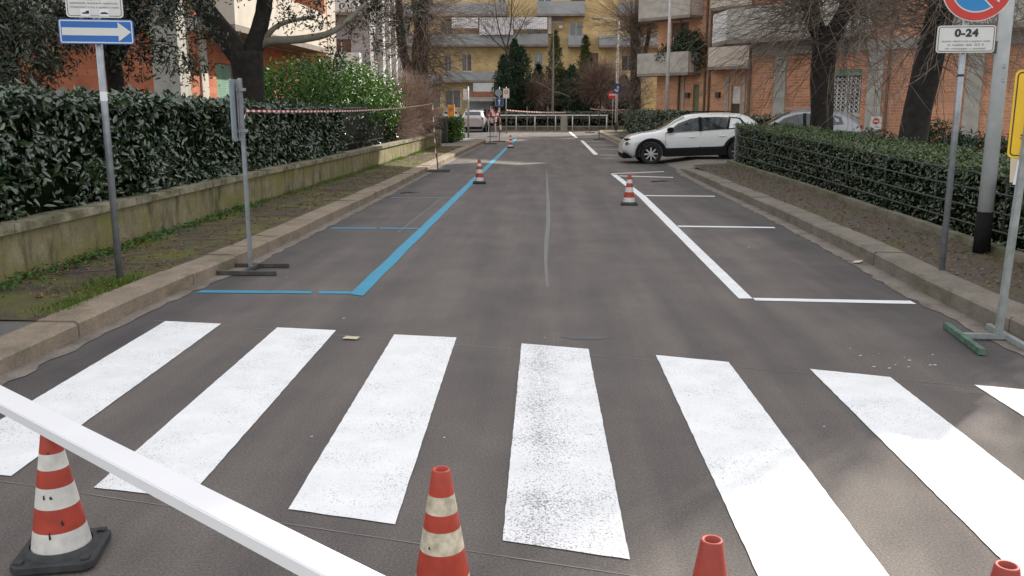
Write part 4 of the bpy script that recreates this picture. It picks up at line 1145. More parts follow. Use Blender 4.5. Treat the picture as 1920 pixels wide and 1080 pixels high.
# conifers behind the railing
def conifer(name, label, base, h, rad, n, mat, seed, z0=.15, L=.22, W=.05, shape=1.0, lean=0.0, trunk=.10, tiers=0):
    rng = np.random.default_rng(seed); root = empty(name, base)
    MB().tube([(0, 0, -.05), (lean * .4, 0, h * .5), (lean * .95, 0, h * .95)], [trunk, trunk * .7, .02], 7).build('trunk', 'bark_mid', root, True)
    t = rng.uniform(0, 1, n) ** 1.25
    prof = np.sin(np.pi * np.clip(t * .86 + .14, 0, 1)) ** .7 if shape < 1 else (1 - t) ** .75
    prof = prof * (1 + .18 * np.sin(t * 31 + seed) + (.35 * np.abs(np.sin(t * tiers * math.pi)) if tiers else 0))
    a = rng.uniform(0, 2 * math.pi, n); lob = 1 + .18 * np.sin(a * 3 + t * 9 + seed) + .12 * np.sin(a * 7 - t * 14)
    r = rad * prof * lob * rng.uniform(.55, 1.05, n)
    z = z0 + t * (h - z0)
    P = np.stack([np.cos(a) * r + lean * t, np.sin(a) * r, z], 1)
    out = np.stack([np.cos(a), np.sin(a), np.full(n, .2 if not tiers else .9)], 1)
    V, F = leaf_arrays(rng, P, out, L, W, .55, -.9 if not tiers else .1)
    o = np_mesh('crown', V, F, mat, root); o['kind'] = 'stuff'
    return tag(root, label, 'tree')
conifer('cypress', 'narrow dark cypress nearest the blue square arrow sign', (-3.35, 69.5, 0), 5.4, .75, 4200, 'cypress', 61, shape=.5, L=.26, W=.07)
conifer('cypress', 'tallest dark cypress with pointed top behind the railing', (-2.55, 71, 0), 6.7, .85, 4600, 'cypress', 62, shape=.5, L=.26, W=.07)
conifer('cypress', 'drooping grey green cedar beside the cypresses', (-1.75, 71.8, 0), 6.2, 1.05, 3600, 'cedar', 63, L=.32, W=.07, lean=-.3, shape=.5)
conifer('conifer', 'short dark conifer between the cedar and the sapling', (-.7, 73.5, 0), 5.0, 1.2, 3400, 'cypress', 64, L=.3, W=.08)
conifer('conifer', 'olive topped pine behind the pale sapling', (.6, 74.5, 0), 7.6, 1.35, 4200, 'pine', 65, L=.3, W=.06)
conifer('conifer', 'bluish spreading cedar under the olive pine', (2.0, 73.5, 0), 4.9, 1.9, 4200, 'cedar', 66, L=.34, W=.08, tiers=6)
conifer('conifer', 'dark green pine standing over the brown twiggy tree', (3.1, 75.5, 0), 7.3, 1.3, 4000, 'pine', 67, L=.3, W=.06)
conifer('conifer', 'broad shady conifer low behind the park hedge', (1.2, 76.3, 0), 4.6, 2.6, 4200, 'cypress', 68, L=.36, W=.1)

conifer('conifer', 'low dark spreading conifer behind the concrete pillar', (2.9, 73.0, 0), 3.4, 1.9, 3000, 'cypress', 69, L=.34, W=.1)
conifer('conifer', 'dark broad conifer under the pale far lamp post', (6.2, 74.5, 0), 4.0, 2.0, 3200, 'cypress', 70, L=.34, W=.1)
conifer('conifer', 'dark low conifer under the small twiggy tree', (-.9, 74.6, 0), 3.6, 1.9, 3000, 'cypress', 75, L=.34, W=.1)
# other hedges
hedge('clipped_hedge', 'long clipped hedge behind green rails along the right pavement', [(x + .13, y) for x, y in EG], 1, 1.5, .13, 1.18, 620, .055, .030, 'privet', 12, amp=.035, gap=1.2, ztop=[(0, .92), (7, .95), (14, 1.05), (20, 1.14), (22.2, 1.18)], top_mat='privet_lit_top')
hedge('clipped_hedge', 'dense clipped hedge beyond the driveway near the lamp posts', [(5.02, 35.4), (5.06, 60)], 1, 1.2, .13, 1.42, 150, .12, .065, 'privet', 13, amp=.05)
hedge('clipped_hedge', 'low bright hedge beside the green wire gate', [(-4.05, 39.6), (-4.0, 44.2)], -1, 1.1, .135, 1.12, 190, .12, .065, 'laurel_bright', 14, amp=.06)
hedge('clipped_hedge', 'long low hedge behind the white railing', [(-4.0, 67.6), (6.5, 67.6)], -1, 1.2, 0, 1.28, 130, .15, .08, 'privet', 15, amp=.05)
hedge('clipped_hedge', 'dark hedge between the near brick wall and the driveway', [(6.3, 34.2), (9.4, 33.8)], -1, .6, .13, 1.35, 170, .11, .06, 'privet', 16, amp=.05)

# shrubs in the right garden
def shrub(name, label, base, blobs, mat, seed, L=.09, W=.045):
    rng = np.random.default_rng(seed); root = empty(name, base); Ps, Os = [], []
    for c, r, n in blobs:
        p, d = blob_leaves(rng, c, r, n, .4); p += rng.normal(0, .05, p.shape); k = p[:, 2] > .02; Ps.append(p[k]); Os.append(d[k] + np.array([0, 0, .4]))
    leaves('foliage', rng, np.concatenate(Ps), np.concatenate(Os), L, W, mat, root)
    s = MB()
    for k in range(7):
        a = k * .9; s.tube([(.03 * math.cos(a), .03 * math.sin(a), -.01), (.3 * math.cos(a), .3 * math.sin(a), .55)], [.02, .008], 5)
    s.build('stems_or_shade_core', 'bark', root)
    return tag(root, label, 'shrub')
shrub('shrub', 'dark rounded shrub beside the small white notice', (7.15, 20.3, .12), [((0, 0, .6), (.62, .6, .5), 1500), ((.35, .1, .5), (.5, .5, .42), 700)], 'evergreen', 71, .08, .04)
shrub('shrub', 'spreading dark juniper shrub behind the sign post', (8.3, 19.2, .12), [((-.2, 0, .75), (.6, .6, .52), 1600), ((.6, .1, .6), (.75, .6, .42), 1500), ((1.3, 0, .45), (.6, .5, .35), 900)], 'cypress', 72, .12, .03)
shrub('shrub', 'light green shrub at the foot of the right garden wall', (9.6, 19.4, .12), [((0, 0, .5), (.7, .5, .45), 1100)], 'pine', 73, .09, .035)
shrub('climbing_plant', 'leafy green plant trailing over the far block balcony', (7.1, 53.75, 3.64), [((0, 0, .95), (.8, .5, .7), 800), ((.8, -.5, 1.5), (.8, .5, .9), 900), ((1.3, -1.1, 1.2), (.6, .4, 1.2), 800)], 'cedar', 74, .16, .08)

# ================================================================ FENCES AND RAILINGS
fr = empty('rail_fence', (4.66, 6, .13)); tag(fr, 'dark green tube rail fence in front of the clipped hedge', 'fence')
FP = [(x + .17, y) for x, y in EG[1:-1]] + [(5.16, 25.0), (5.5, 25.22), (6.55, 25.30)]
ftot = path_at(FP, 0)[3]
def fpt(s, z):
    x, y, d, _ = path_at(FP, np.array([s])); return (float(x[0]) - 4.66, float(y[0]) - 6, z)
for z in (.27, .52, .78, 1.02):
    MB().tube([fpt(s, z * float(np.interp(s, [0, 6, 12, 19], [.77, .79, .89, 1.0]))) for s in np.linspace(0, ftot, 40)], .0125, 6).build('rail', 'fence_green', fr, True)
for k in range(12):
    s = ftot * k / 11; p = fpt(s, 0)
    MB().tube([(p[0] + .045, p[1], -.02), (p[0] + .045, p[1], 1.04 * float(np.interp(s, [0, 6, 12, 19], [.77, .79, .89, 1.0])))], .018, 6).build('post', 'fence_green', fr, True)
pe = fpt(ftot - 1.42, 0)
MB().box(pe[0] - .04, pe[0] + .04, pe[1] - .11, pe[1] - .03, -.02, 1.12).build('end_post', 'stand_grey', fr)
ge = empty('garden_edging', (4.64, 6, .10)); tag(ge, 'low concrete edging strip under the railed hedge', 'edging')
etot = path_at(EG[1:], 0)[3]
for i in range(20):
    ss = np.linspace(i * etot / 20 + .004, (i + 1) * etot / 20 - .004, 2); x, y, d, _ = path_at(EG[1:], ss)
    along([(float(a), float(b)) for a, b in zip(x, y)], -.12, .0, .08, .225, seg=3, o=(4.64, 6, .10), jit=.006, seed=i).build('edging_stone', 'edging', ge)

rl = empty('white_railing', (0, 66.4, 0)); tag(rl, 'white tubular railing closing the end of the street', 'railing')
for z in (1.10, .30): MB().tube([(-3.9, 0, z), (4.45, 0, z)], .05 if z > 1 else .022, 8).build('rail', 'frame_white' if z > 1 else 'metal_dull', rl, True)
for x in (-3.8, -2.26, -.89, .62, 1.86, 3.1, 4.35): MB().tube([(x, 0, -.02), (x, 0, 1.06)], .04, 8).build('post', 'frame_white', rl, True)
MB().tube([(-3.9, .03, .92), (4.45, .03, .92)], .02, 6).build('rail', 'metal_dull', rl, True)
tag(MB().box(1.0, 1.5, 66.9, 67.2, -.01, 1.03).build('concrete_pillar', 'conc_grey'), 'short concrete pillar behind the white railing', 'pillar')
lw = tag(MB().box(-4, 6.5, 67.25, 67.45, -.01, .34).build('low_wall', 'edging'), 'low dark wall at the foot of the park hedge', 'wall')
gt = empty('wire_gate', (-4.9, 39.2, .13)); tag(gt, 'dark green wire mesh gate before the low bright hedge', 'gate')
for x in (-.55, .55): MB().box(x - .03, x + .03, -.03, .03, -.01, 1.15).build('post', 'fence_green', gt)
for z in (.1, .45, .8, 1.1): MB().box(-.518, .518, -.015, .015, z - .015, z + .015).build('rail', 'fence_green', gt)
MB().box(-.515, .515, .017, .03, .08, 1.1).build('mesh_panel', 'fence_dark', gt)

# ================================================================ CARS
def make_car(name, label, loc, rz, pitch=0, L=4.16, Wd=.87, H=1.47, wb=2.60, fo=.82, paint='car_white', style='suv', wr=.325, belt=.92, detail=True):
    root = empty(name, loc, rz); root.rotation_euler = (0, -pitch, rz)
    xf = L / 2; xr = -L / 2; axf = xf - fo; axr = axf - wb; zb = .24
    # stations: x, top height, belt height, half width, roof half width
    hood = belt + .02
    st = [(xr, .95, .80, .62, .45), (xr + .05, 1.05, .88, .72, .50), (xr + .14, 1.16, belt + .06, .80, .54), (xr + .36, H - .14, belt + .07, .845, .56), (xr + .62, H - .045, belt + .06, .86, .57), (xr + 1.1, H - .01, belt + .04, .87, .58),
          (-.45, H, belt + .02, .87, .585), (-.05, H - .015, belt + .01, .87, .58), (.20, H - .07, belt, .87, .57), (.45, H - .19, belt, .87, .565), (.72, H - .35, belt, .868, .57), (.96, hood + .08, belt, .865, .60), (1.10, hood + .035, belt - .01, .86, .66),
          (1.50, hood - .005, belt - .04, .845, .67), (1.80, hood - .07, belt - .12, .81, .63), (xf - .10, hood - .19, belt - .21, .73, .57), (xf - .02, .62, .60, .63, .49), (xf, .52, .50, .57, .43)]
    st = [(x, t, b, w * Wd / .87, r * Wd / .87) for x, t, b, w, r in st]
    def sec(s):
        x, t, b, w, r = s; zz = zb + (.12 if x > xf - .15 or x < xr + .1 else 0)
        return [(0, zz), (w * .80, zz), (w * .95, zz + .08), (w * 1.0, zz + (b - zz) * .45), (w * .985, zz + (b - zz) * .8), (w * .95, b), (r + (w * .95 - r) * .12, b + (t - b) * .86), (r * .82, b + (t - b) * .975), (0, t)]
    vs, fs = [], []; nq = 16
    for s in st:
        q = sec(s); ring = q + [(-y, z) for y, z in q[-2:0:-1]]
        vs += [(s[0], y, z) for y, z in ring]
    for i in range(len(st) - 1):
        for j in range(nq):
            fs.append((i * nq + j, i * nq + (j + 1) % nq, (i + 1) * nq + (j + 1) % nq, (i + 1) * nq + j))
    fs += [tuple(range(nq))[::-1], tuple(range((len(st) - 1) * nq, len(st) * nq))]
    body = MB().add(vs, fs).build('body', paint, root, True)
    bm = bmesh.new(); bm.from_mesh(body.data); bmesh.ops.recalc_face_normals(bm, faces=bm.faces); bm.to_mesh(body.data); bm.free()
    cut = MB()
    for ax in (axf, axr):
        for sy in (-1, 1):
            n = 28; ys = (sy * .55, sy * 1.3)
            cut.add([(ax + (wr + .055) * math.cos(2 * math.pi * k / n), y, wr + (wr + .055) * math.sin(2 * math.pi * k / n)) for y in ys for k in range(n)],
                    [(k, (k + 1) % n, n + (k + 1) % n, n + k) for k in range(n)] + [tuple(range(n))[::-1], tuple(range(n, 2 * n))])
    co = cut.build('arch_cutter', paint)
    bm = bmesh.new(); bm.from_mesh(co.data); bmesh.ops.recalc_face_normals(bm, faces=bm.faces); bm.to_mesh(co.data); bm.free()
    md = body.modifiers.new('cut', 'BOOLEAN'); md.operation = 'DIFFERENCE'; md.object = co; md.solver = 'EXACT'
    root_m = body.parent; body.parent = None
    bpy.context.view_layer.update()
    me = bpy.data.meshes.new_from_object(body.evaluated_get(bpy.context.evaluated_depsgraph_get()))
    body.modifiers.clear(); body.data = me; body.parent = root_m
    bpy.data.objects.remove(co)
    def side_pt(x, t, off=.006):
        xs = [s[0] for s in st]; v = [np.interp(x, xs, [s[k] for s in st]) for k in range(1, 5)]
        q = sec((x, *v)); a, b = q[5], q[6]
        return (a[0] + (b[0] - a[0]) * t + off, a[1] + (b[1] - a[1]) * t)
    def side_panel(nm, poly, mat, sy, par, off=.006):
        m = MB(); P = [(x, sy * side_pt(x, t, off)[0], side_pt(x, t, off)[1]) for x, t in poly]
        n = len(P); Q = [(x, y - sy * .012, z) for x, y, z in P]
        m.add(P + Q, [tuple(range(n)), tuple(range(n, 2 * n))[::-1]] + [(k, (k + 1) % n, n + (k + 1) % n, n + k) for k in range(n)])
        return m.build(nm, mat, par)
    for sy in (-1, 1):
        side_panel('side_window', [(.84, .04), (.66, .5), (.42, .86), (.05, .90), (-.16, .91), (-.18, .05)], 'car_glass', sy, root, .018)
        side_panel('side_window', [(-.26, .05), (-.26, .91), (-.7, .90), (-1.06, .86), (-.98, .06)], 'car_glass', sy, root, .018)
        if style == 'suv':
            side_panel('quarter_panel', [(-1.06, .10), (-1.14, .82), (-1.38, .74), (-1.56, .14)], paint, sy, root, .022)
            side_panel('quarter_trim', [(-.98, .04), (-1.08, .9), (-1.42, .84), (-1.66, .06)], 'plastic_black', sy, root, .014)
        else:
            side_panel('side_window', [(-1.05, .1), (-1.12, .82), (-1.34, .7), (-1.42, .14)], 'car_glass', sy, root)
        side_panel('window_trim', [(-.17, .02), (-.17, .94), (-.27, .94), (-.27, .02)], 'plastic_black', sy, root, .021)
    def top_panel(nm, i0, i1, j0, j1, mat, off, tt=(0, 1)):
        A, Bq = st[i0], st[i1]; m = MB(); P = []
        def mix(t): return tuple(A[k] + (Bq[k] - A[k]) * t for k in range(5))
        rows = [mix(tt[0]), mix(tt[1])]
        out = []
        for s in rows:
            q = sec(s); seg = [q[6], q[7], (0, q[8][1] + .004)]; ring = [(y * .96, z) for y, z in seg] + [(-y * .96, z) for y, z in seg[1::-1]]
            out.append([(s[0], y, z) for y, z in ring])
        return out
    # windscreen and rear screen as curved glass sheets lying on the body
    for nm, ids in (('windscreen', (8, 9, 10, 11)), ('rear_window', (2, 3))):
        rows = []
        for i in ids:
            s = st[i]; q = sec(s); yw = q[6][0] * .93; z6, z7, z8 = q[6][1], q[7][1], q[8][1]
            dx = .012 if nm == 'windscreen' else -.014; dz = .012
            rows.append([(s[0] + dx, -yw, z6 + dz), (s[0] + dx, -q[7][0] * .95, z7 + dz), (s[0] + dx, 0, z8 + dz), (s[0] + dx, q[7][0] * .95, z7 + dz), (s[0] + dx, yw, z6 + dz)])
        m = MB(); P = [p for r in rows for p in r]
        m.add(P, [(i * 5 + j, i * 5 + j + 1, i * 5 + 6 + j, i * 5 + 5 + j) for i in range(len(rows) - 1) for j in range(4)])
        m.build(nm, 'car_glass', root, True)
    # wheels
    for ax in (axf, axr):
        for sy in (-1, 1):
            W = empty('wheel', (ax, sy * (Wd - .115), wr), parent=root); W.rotation_euler = (R(90) * sy, 0, 0)
            MB().lathe([(.20, -.095), (wr - .03, -.10), (wr - .004, -.075), (wr, 0), (wr - .004, .075), (wr - .03, .10), (.205, .095)], 28, closed=True).build('tyre', 'tyre', W, True)
            rim = MB().lathe([(.0, -.05), (.205, -.07), (.205, .07), (.215, .088)], 28)
            rim.build('wheel_dish', 'plastic_black', W, True)
            sp = MB()
            for k in range(8):
                a = 2 * math.pi * k / 8; sp.bar((.04 * math.cos(a), .04 * math.sin(a), -.082), (.205 * math.cos(a), .205 * math.sin(a), -.078), .045, .022)
            sp.lathe([(0, -.10), (.05, -.10), (.06, -.06)], 12)
            sp.lathe([(.198, -.085), (.215, -.09), (.216, -.07), (.2, -.068)], 28, closed=True)
            sp.build('spokes', 'rim', W)
    if detail:
        for sy in (-1, 1):
            for ax in (axf, axr):      # arch cladding
                m = MB(); n = 18; r0, r1 = wr + .045, wr + .145; P = []
                for k in range(n + 1):
                    a = R(-12) + R(204) * k / n; yy = sy * (Wd + .012)
                    for r, y in ((r0, yy), (r1, yy - sy * .005), (r1, yy - sy * .12), (r0, yy - sy * .12)): P.append((ax + r * math.cos(a), y, wr + r * math.sin(a)))
                m.add(P, [(k * 4 + j, k * 4 + (j + 1) % 4, k * 4 + 4 + (j + 1) % 4, k * 4 + 4 + j) for k in range(n) for j in range(4)])
                m.build('arch_trim', 'plastic_black', root, True)
            MB().add([(x, y, z) for x in (axr + wr + .1, axf - wr - .1) for y, z in ((sy * (Wd + .012), .23), (sy * (Wd + .012), .43), (sy * (Wd - .02), .50), (sy * (Wd - .12), .23))],
                     [(0, 1, 5, 4), (1, 2, 6, 5), (2, 3, 7, 6), (3, 0, 4, 7), (0, 3, 2, 1), (4, 5, 6, 7)]).build('sill_trim', 'plastic_black', root)
            mir = MB().box(.60, .78, sy * (Wd + .02) - .08, sy * (Wd + .02) + .10, belt + .03, belt + .17).build('door_mirror', 'plastic_black', root); bevel(mir, .03, 2)
            for x in (.02, -.86): bevel(MB().box(x - .10, x + .10, sy * (Wd - .012) - .012, sy * (Wd - .012) + .022, belt - .15, belt - .115).build('door_handle', paint, root), .008)
            for x in (.84, -.20):
                MB().bar((x, sy * (Wd * .999), .46), (x - .02, sy * (Wd * .965), belt - .02), .008, .012, (0, 1, 0)).build('door_gap', 'plastic_black', root)
            hl_ = bevel(MB().box(xf - .34, xf - .06, sy * .66 - .10, sy * .66 + .10, .60, .70).build('headlight', 'lamp_clear', root), .03, 2)
            bevel(MB().box(xf - .30, xf - .05, sy * .60 - .12, sy * .60 + .12, .76, .80).build('day_light', 'plastic_black', root), .012)
            bevel(MB().box(xr + .04, xr + .22, sy * .60 - .13, sy * .60 + .13, .84, .98).build('tail_light', 'lamp_red', root), .02)
        bevel(MB().box(xf - .34, xf + .012, -.62, .62, .21, .40).build('front_bumper', 'plastic_black', root), .04, 2)
        bevel(MB().box(xr - .012, xr + .34, -.62, .62, .22, .42).build('rear_bumper', 'plastic_black', root), .04, 2)
        for sy in (-1, 1): MB().tube([(-1.2, sy * .56, H + .005), (-1.0, sy * .565, H + .035), (.1, sy * .575, H + .045), (.35, sy * .57, H + .0)], .016, 6).build('roof_rail', 'plastic_black' if style == 'suv' else paint, root, True)
    return tag(root, label, 'car')

make_car('parked_car', 'white compact crossover car with black wheel arches on the driveway', (4.36, 27.9, .012), R(180 + 1.5), R(-2.0), paint='car_white')
make_car('parked_car', 'grey parked car half hidden behind the railed hedge', (8.15, 30.2, .135), R(172), 0, L=4.1, H=1.46, paint='car_grey', style='hatch', belt=.88)
make_car('parked_car', 'small silver hatchback seen from behind in the side road', (-5.0, 63.6, 0), R(88), 0, L=4.16, H=1.52, paint='car_silver', style='hatch')
make_car('parked_car', 'white car standing beside the taped barrier', (-3.6, 71.6, 0), R(178), 0, L=4.1, H=1.45, paint='car_white', style='hatch')
make_car('parked_car', 'pale car parked before the shops under the yellow building', (-8.0, 76.2, 0), R(92), 0, L=4.1, H=1.46, paint='car_silver', style='hatch')
make_car('parked_car', 'grey off roader behind the low bright hedge', (-9.2, 70.5, 0), R(95), 0, L=4.0, H=1.7, paint='car_grey', style='suv', belt=1.0)
make_car('parked_car', 'white car in the park beyond the railing hedge', (-1.0, 77.2, 0), R(3), 0, L=4.1, H=1.5, paint='car_white', style='hatch')
make_car('parked_car', 'dark parked car beyond the right end of the railing hedge', (5.4, 77.6, 0), R(3), 0, L=4.1, H=1.5, paint='car_dark', style='hatch')

# ================================================================ CONES AND BEAM
def cone(name, label, loc, bands, rz=0, H=.50, group=None, scuffs=0, tilt=0, baseh=.035):
    root = empty(name, loc, rz); root.rotation_euler = (tilt, 0, rz)
    r0, r1 = .105, .030
    def rad(z): return r0 + (r1 - r0) * (z - baseh) / (H - baseh)
    b = .145; c = .03
    ob = MB().prism([(-b + c, -b), (b - c, -b), (b, -b + c), (b, b - c), (b - c, b), (-b + c, b), (-b, b - c), (-b, -b + c)], 0, baseh).build('base', 'rubber', root); bevel(ob, .006)
    MB().lathe([(.128, baseh - .002), (.120, baseh + .014), (.108, baseh + .02)], 24).build('collar', 'rubber', ob, True)
    for sx in (-1, 1):
        for sy in (-1, 1): MB().box(sx * .112 - .014, sx * .112 + .014, sy * .112 - .014, sy * .112 + .014, baseh + .001, baseh + .008).build('lug', 'rubber', ob)
    zs = [baseh + .004 + (H - baseh - .004) * t for t in bands[0]]
    n = 32
    for i, m in enumerate(bands[1]):
        za, zb_ = zs[i], zs[i + 1]
        pr = [(rad(za), za), (rad(zb_), zb_)]
        if i == len(bands[1]) - 1: pr += [(rad(zb_) - .002, zb_ + .004), (rad(zb_) - .009, zb_ + .003), (rad(zb_) - .010, zb_ - .12)]
        o = MB().lathe(pr, n).build('band', m, root, True)
    rr = random.Random(int(loc[0] * 100) + 5)
    for k in range(scuffs):
        a = rr.uniform(-2.4, -.7); z = baseh + rr.uniform(.15, .85) * (H - baseh); r = rad(z) + .0012; w = rr.uniform(.002, .009); hh = rr.uniform(.004, .034)
        P = [(math.cos(a + da / r) * (r - dz * .165), math.sin(a + da / r) * (r - dz * .165), z + dz) for da, dz in ((-w * .4, -hh * .5), (w, -hh * .35), (w * .5, hh * .1), (w * .2, hh * .6), (-w * .7, hh * .3))]
        MB().add(P, [(0, 1, 2, 3, 4)]).build('scuff_mark', 'scuff', root)
    return tag(root, label, 'traffic cone', group)
std = ([0, .19, .385, .555, .70, .83, 1.0], ['cone_white', 'cone_red', 'cone_white', 'cone_red', 'cone_white', 'cone_red'])
cone('traffic_cone', 'scuffed red and white traffic cone carrying the white beam at its left', (-1.80, 3.005, .008), std, R(12), .49, scuffs=5)
cone('traffic_cone', 'red traffic cone with dirty cream bands in front of the fourth stripe gap', (-.335, 2.70, .0), ([0, .22, .42, .58, .70, .83, 1.0], ['cone_cream', 'cone_red', 'cone_cream', 'cone_red', 'cone_cream', 'cone_red']), R(5), .50, scuffs=2)
cone('traffic_cone', 'orange red traffic cone with open top before the fifth stripe', (.455, 2.25, .0), ([0, .18, .36, .54, .70, .70001, 1.0], ['cone_red_dark', 'cone_white', 'cone_red_dark', 'cone_white', 'cone_white', 'cone_red_dark']), R(-8), .50)
cone('traffic_cone', 'dark red traffic cone standing before the sixth stripe', (1.185, 2.14, .0), ([0, .18, .36, .54, .70, .70001, 1.0], ['cone_red_dark', 'cone_white', 'cone_red_dark', 'cone_white', 'cone_white', 'cone_red_dark']), R(20), .50)
cone('traffic_cone', 'cone under the nearer end of the white beam', (-.30, 1.855, .0), std, R(-35), .498)
cone('traffic_cone', 'small cone on the edge of the blue line beside the taped pole', (-1.49, 19.8, .010), std, R(3), .52)
cone('traffic_cone', 'cone beside the white line where the bays begin', (1.43, 15.5, .0), std, R(-4), .52)
cone('traffic_cone', 'distant cone on the far end of the blue line', (-1.52, 37.6, .010), std, R(9), .52)
bmv = MB().bar((-3.05, 3.985, .525), (-.02, 1.61, .525), .098, .042); bm_o = bmv.build('barrier_beam', 'beam_white'); bevel(bm_o, .004, 2)
tag(bm_o, 'long white rectangular barrier beam resting across traffic cones', 'beam')

# ================================================================ SIGNS
def sign_post(root, h, r=.028, mat='metal', cap=True, y=0):
    MB().tube([(0, y, -.02), (0, y, h)], r, 14).build('post', mat, root, True)
def clamp(root, z, r=.034, w=.2):
    MB().box(-w / 2, w / 2, -r - .004, -r + .006, z - .015, z + .015).build('clamp', 'metal_dull', root)
    MB().lathe([(r, -.015), (r + .004, -.015), (r + .004, .015), (r, .015)], 14, (0, 0, z), closed=True).build('clamp', 'metal_dull', root)

def plate_sign(root, w, h, r, cz, face, border=None, yf=-.05, name='panel', bw=.012, inset=.012, back='sign_back'):
    p = MB().plate(rrect(w, h, r, 5, 0, cz), yf, yf + .012).build(name, face, root)
    if border:
        n = len(rrect(1, 1, .1)); a = rrect(w - 2 * inset, h - 2 * inset, r - inset * .6, 5, 0, cz); b = rrect(w - 2 * inset - 2 * bw, h - 2 * inset - 2 * bw, max(.004, r - inset * .6 - bw), 5, 0, cz)
        k = len(a); m = MB(); y = yf - .0015
        m.add([(x, y, z) for x, z in a] + [(x, y, z) for x, z in b], [(i, (i + 1) % k, k + (i + 1) % k, k + i) for i in range(k)])
        m.build('border', border, p)
    return p

# left: one way arrow with white notice above it
s1 = empty('traffic_sign', (-3.87, 7.81, .128), R(13)); tag(s1, 'blue one way arrow sign under a white text panel on grey post', 'sign')
sign_post(s1, 2.95, .030)
p = plate_sign(s1, .60, .205, .022, 2.16, 'sign_blue', 'sign_white', bw=.010, inset=.008)
MB().add([(x, -.0525, z) for x, z in [(-.275, 2.192), (.175, 2.192), (.175, 2.24), (.28, 2.16), (.175, 2.08), (.175, 2.128), (-.275, 2.128)]], [(0, 1, 2, 3, 4, 5, 6)]).build('arrow', 'sign_white', p)
p = plate_sign(s1, .455, .50, .03, 2.526, 'sign_white', 'sign_edge', bw=.005, inset=.012)
text_mesh('lettering', 'vietato a', .034, 'ink_soft', p, -.01, -.0525, 2.43)
text_mesh('lettering', 'autoveicoli, motocarri, quadricicli,', .0255, 'ink_soft', p, 0, -.0525, 2.395)
text_mesh('lettering', 'ciclomotori a tre o quattro ruote', .0265, 'ink_soft', p, 0, -.0525, 2.362)
for dx, truck in ((-.075, 1), (.075, 0)):
    MB().add([(dx + x, -.0522, 2.318 + z) for x, z in rrect(.078, .06, .004)], [tuple(range(24))]).build('icon_box', 'paper', p)
    if truck: P = [(-.028, -.012), (.03, -.012), (.03, .014), (.008, .014), (.004, .004), (-.026, -.004)]
    else: P = [(-.032, -.012), (.034, -.012), (.03, -.004), (.012, .004), (-.012, .004), (-.028, -.004)]
    MB().add([(dx + x, -.0535, 2.318 + z) for x, z in P], [tuple(range(len(P)))]).build('icon', 'ink', p)
MB().lathe([(.0312, 1.58), (.0312, 1.66)], 14).build('sticker', 'paper', s1, True)
for z in (1.66, 2.12, 2.2): clamp(s1, z) if z > 2 else None

# right: no parking disc with plate 0-24
s2 = empty('traffic_sign', (3.73, 8.42, .145), R(-6)); tag(s2, 'round no parking sign above white 0-24 plate on grey post', 'sign')
sign_post(s2, 2.95, .028)
dz = 2.555
MB().plate(circle(.30, 48, .06, dz), -.05, -.038).build('disc', 'sign_white', s2)
dsc = s2.children[-1]
def at_disc(mb): mb.T = Matrix.Translation((.06, 0, dz)); return mb
rp = ring_plate(.225, .292, -.053, -.0505); rp.v = [(x + .06, y, z + dz) for x, y, z in rp.v]; rp.build('red_ring', 'sign_red', dsc)
MB().add([(x, -.0525, z) for x, z in circle(.212, 48, .06, dz)], [tuple(range(48))]).build('blue_field', 'sign_cyan', dsc)
c45 = math.cos(R(45)); 
def diag(w, y, mat, nm):
    P = []
    for (t, s) in ((-.228, -w), (.228, -w), (.228, w), (-.228, w)):
        P.append((.06 + t * c45 + s * c45, y, dz - t * c45 + s * c45))
    MB().add(P, [(0, 1, 2, 3)]).build(nm, mat, dsc)
diag(.041, -.0538, 'sign_white', 'slash_edge'); diag(.029, -.0552, 'sign_red', 'slash')
p = plate_sign(s2, .49, .235, .028, 2.105, 'sign_white', 'sign_edge', bw=.006, inset=.010)
text_mesh('lettering', '0-24', .088, 'ink', p, .0, -.0525, 2.155, bold=.004, squeeze=1.15)
text_mesh('lettering', 'eccetto veicoli a tre o quattro ruote', .025, 'ink_soft', p, .0, -.0525, 2.088)
text_mesh('lettering', 'di  residenti  della  ZCS  8', .026, 'ink_soft', p, .0, -.0525, 2.056)
text_mesh('lettering', 'con  contrassegno  o  autorizzati', .0235, 'ink_soft', p, .0, -.0525, 2.024)
for z in (2.05, 2.16, 2.5): clamp(s2, z)
MB().lathe([(.0285, 1.78), (.0300, 1.782), (.0300, 1.80), (.0285, 1.802)], 14).build('band_clamp', 'ink', s2)

# pale lamp post with black foot, at the right edge
lp = empty('lamp_post', (4.60, 9.5, .14)); tag(lp, 'pale tapering lamp post with black painted foot beside the no parking sign', 'lamp post')
MB().tube([(0, 0, -.02), (0, 0, .44)], [.084, .080], 18).build('foot', 'black_paint', lp, True)
MB().tube([(0, 0, .442), (0, 0, 2.4), (0, 0, 5), (0, 0, 7.4)], [.078, .066, .055, .045], 18).build('pole', 'pole_white', lp, True)
MB().tube([(0, 0, 7.35), (-.1, 0, 7.6), (-.9, 0, 7.75)], .03, 8).build('arm', 'pole_white', lp, True)
bevel(MB().box(-1.5, -.85, -.12, .12, 7.68, 7.80).build('lamp_head', 'metal_dull', lp), .03)
text_mesh('stencil', '17', .05, 'ink_soft', lp, 0, -.0712, 1.78); lp.children[-1].data.transform(Matrix.Translation((0, 0, 1.78)) @ Matrix.Rotation(R(90), 4, 'Y') @ Matrix.Translation((0, 0, -1.78)))
text_mesh('stencil', '16', .05, 'ink_soft', lp, 0, -.0712, 1.92); lp.children[-1].data.transform(Matrix.Translation((0, 0, 1.92)) @ Matrix.Rotation(R(90), 4, 'Y') @ Matrix.Translation((0, 0, -1.92)))
MB().box(-.085, -.068, -.02, .02, 2.05, 2.17).build('tag_plate', 'sign_edge', lp)

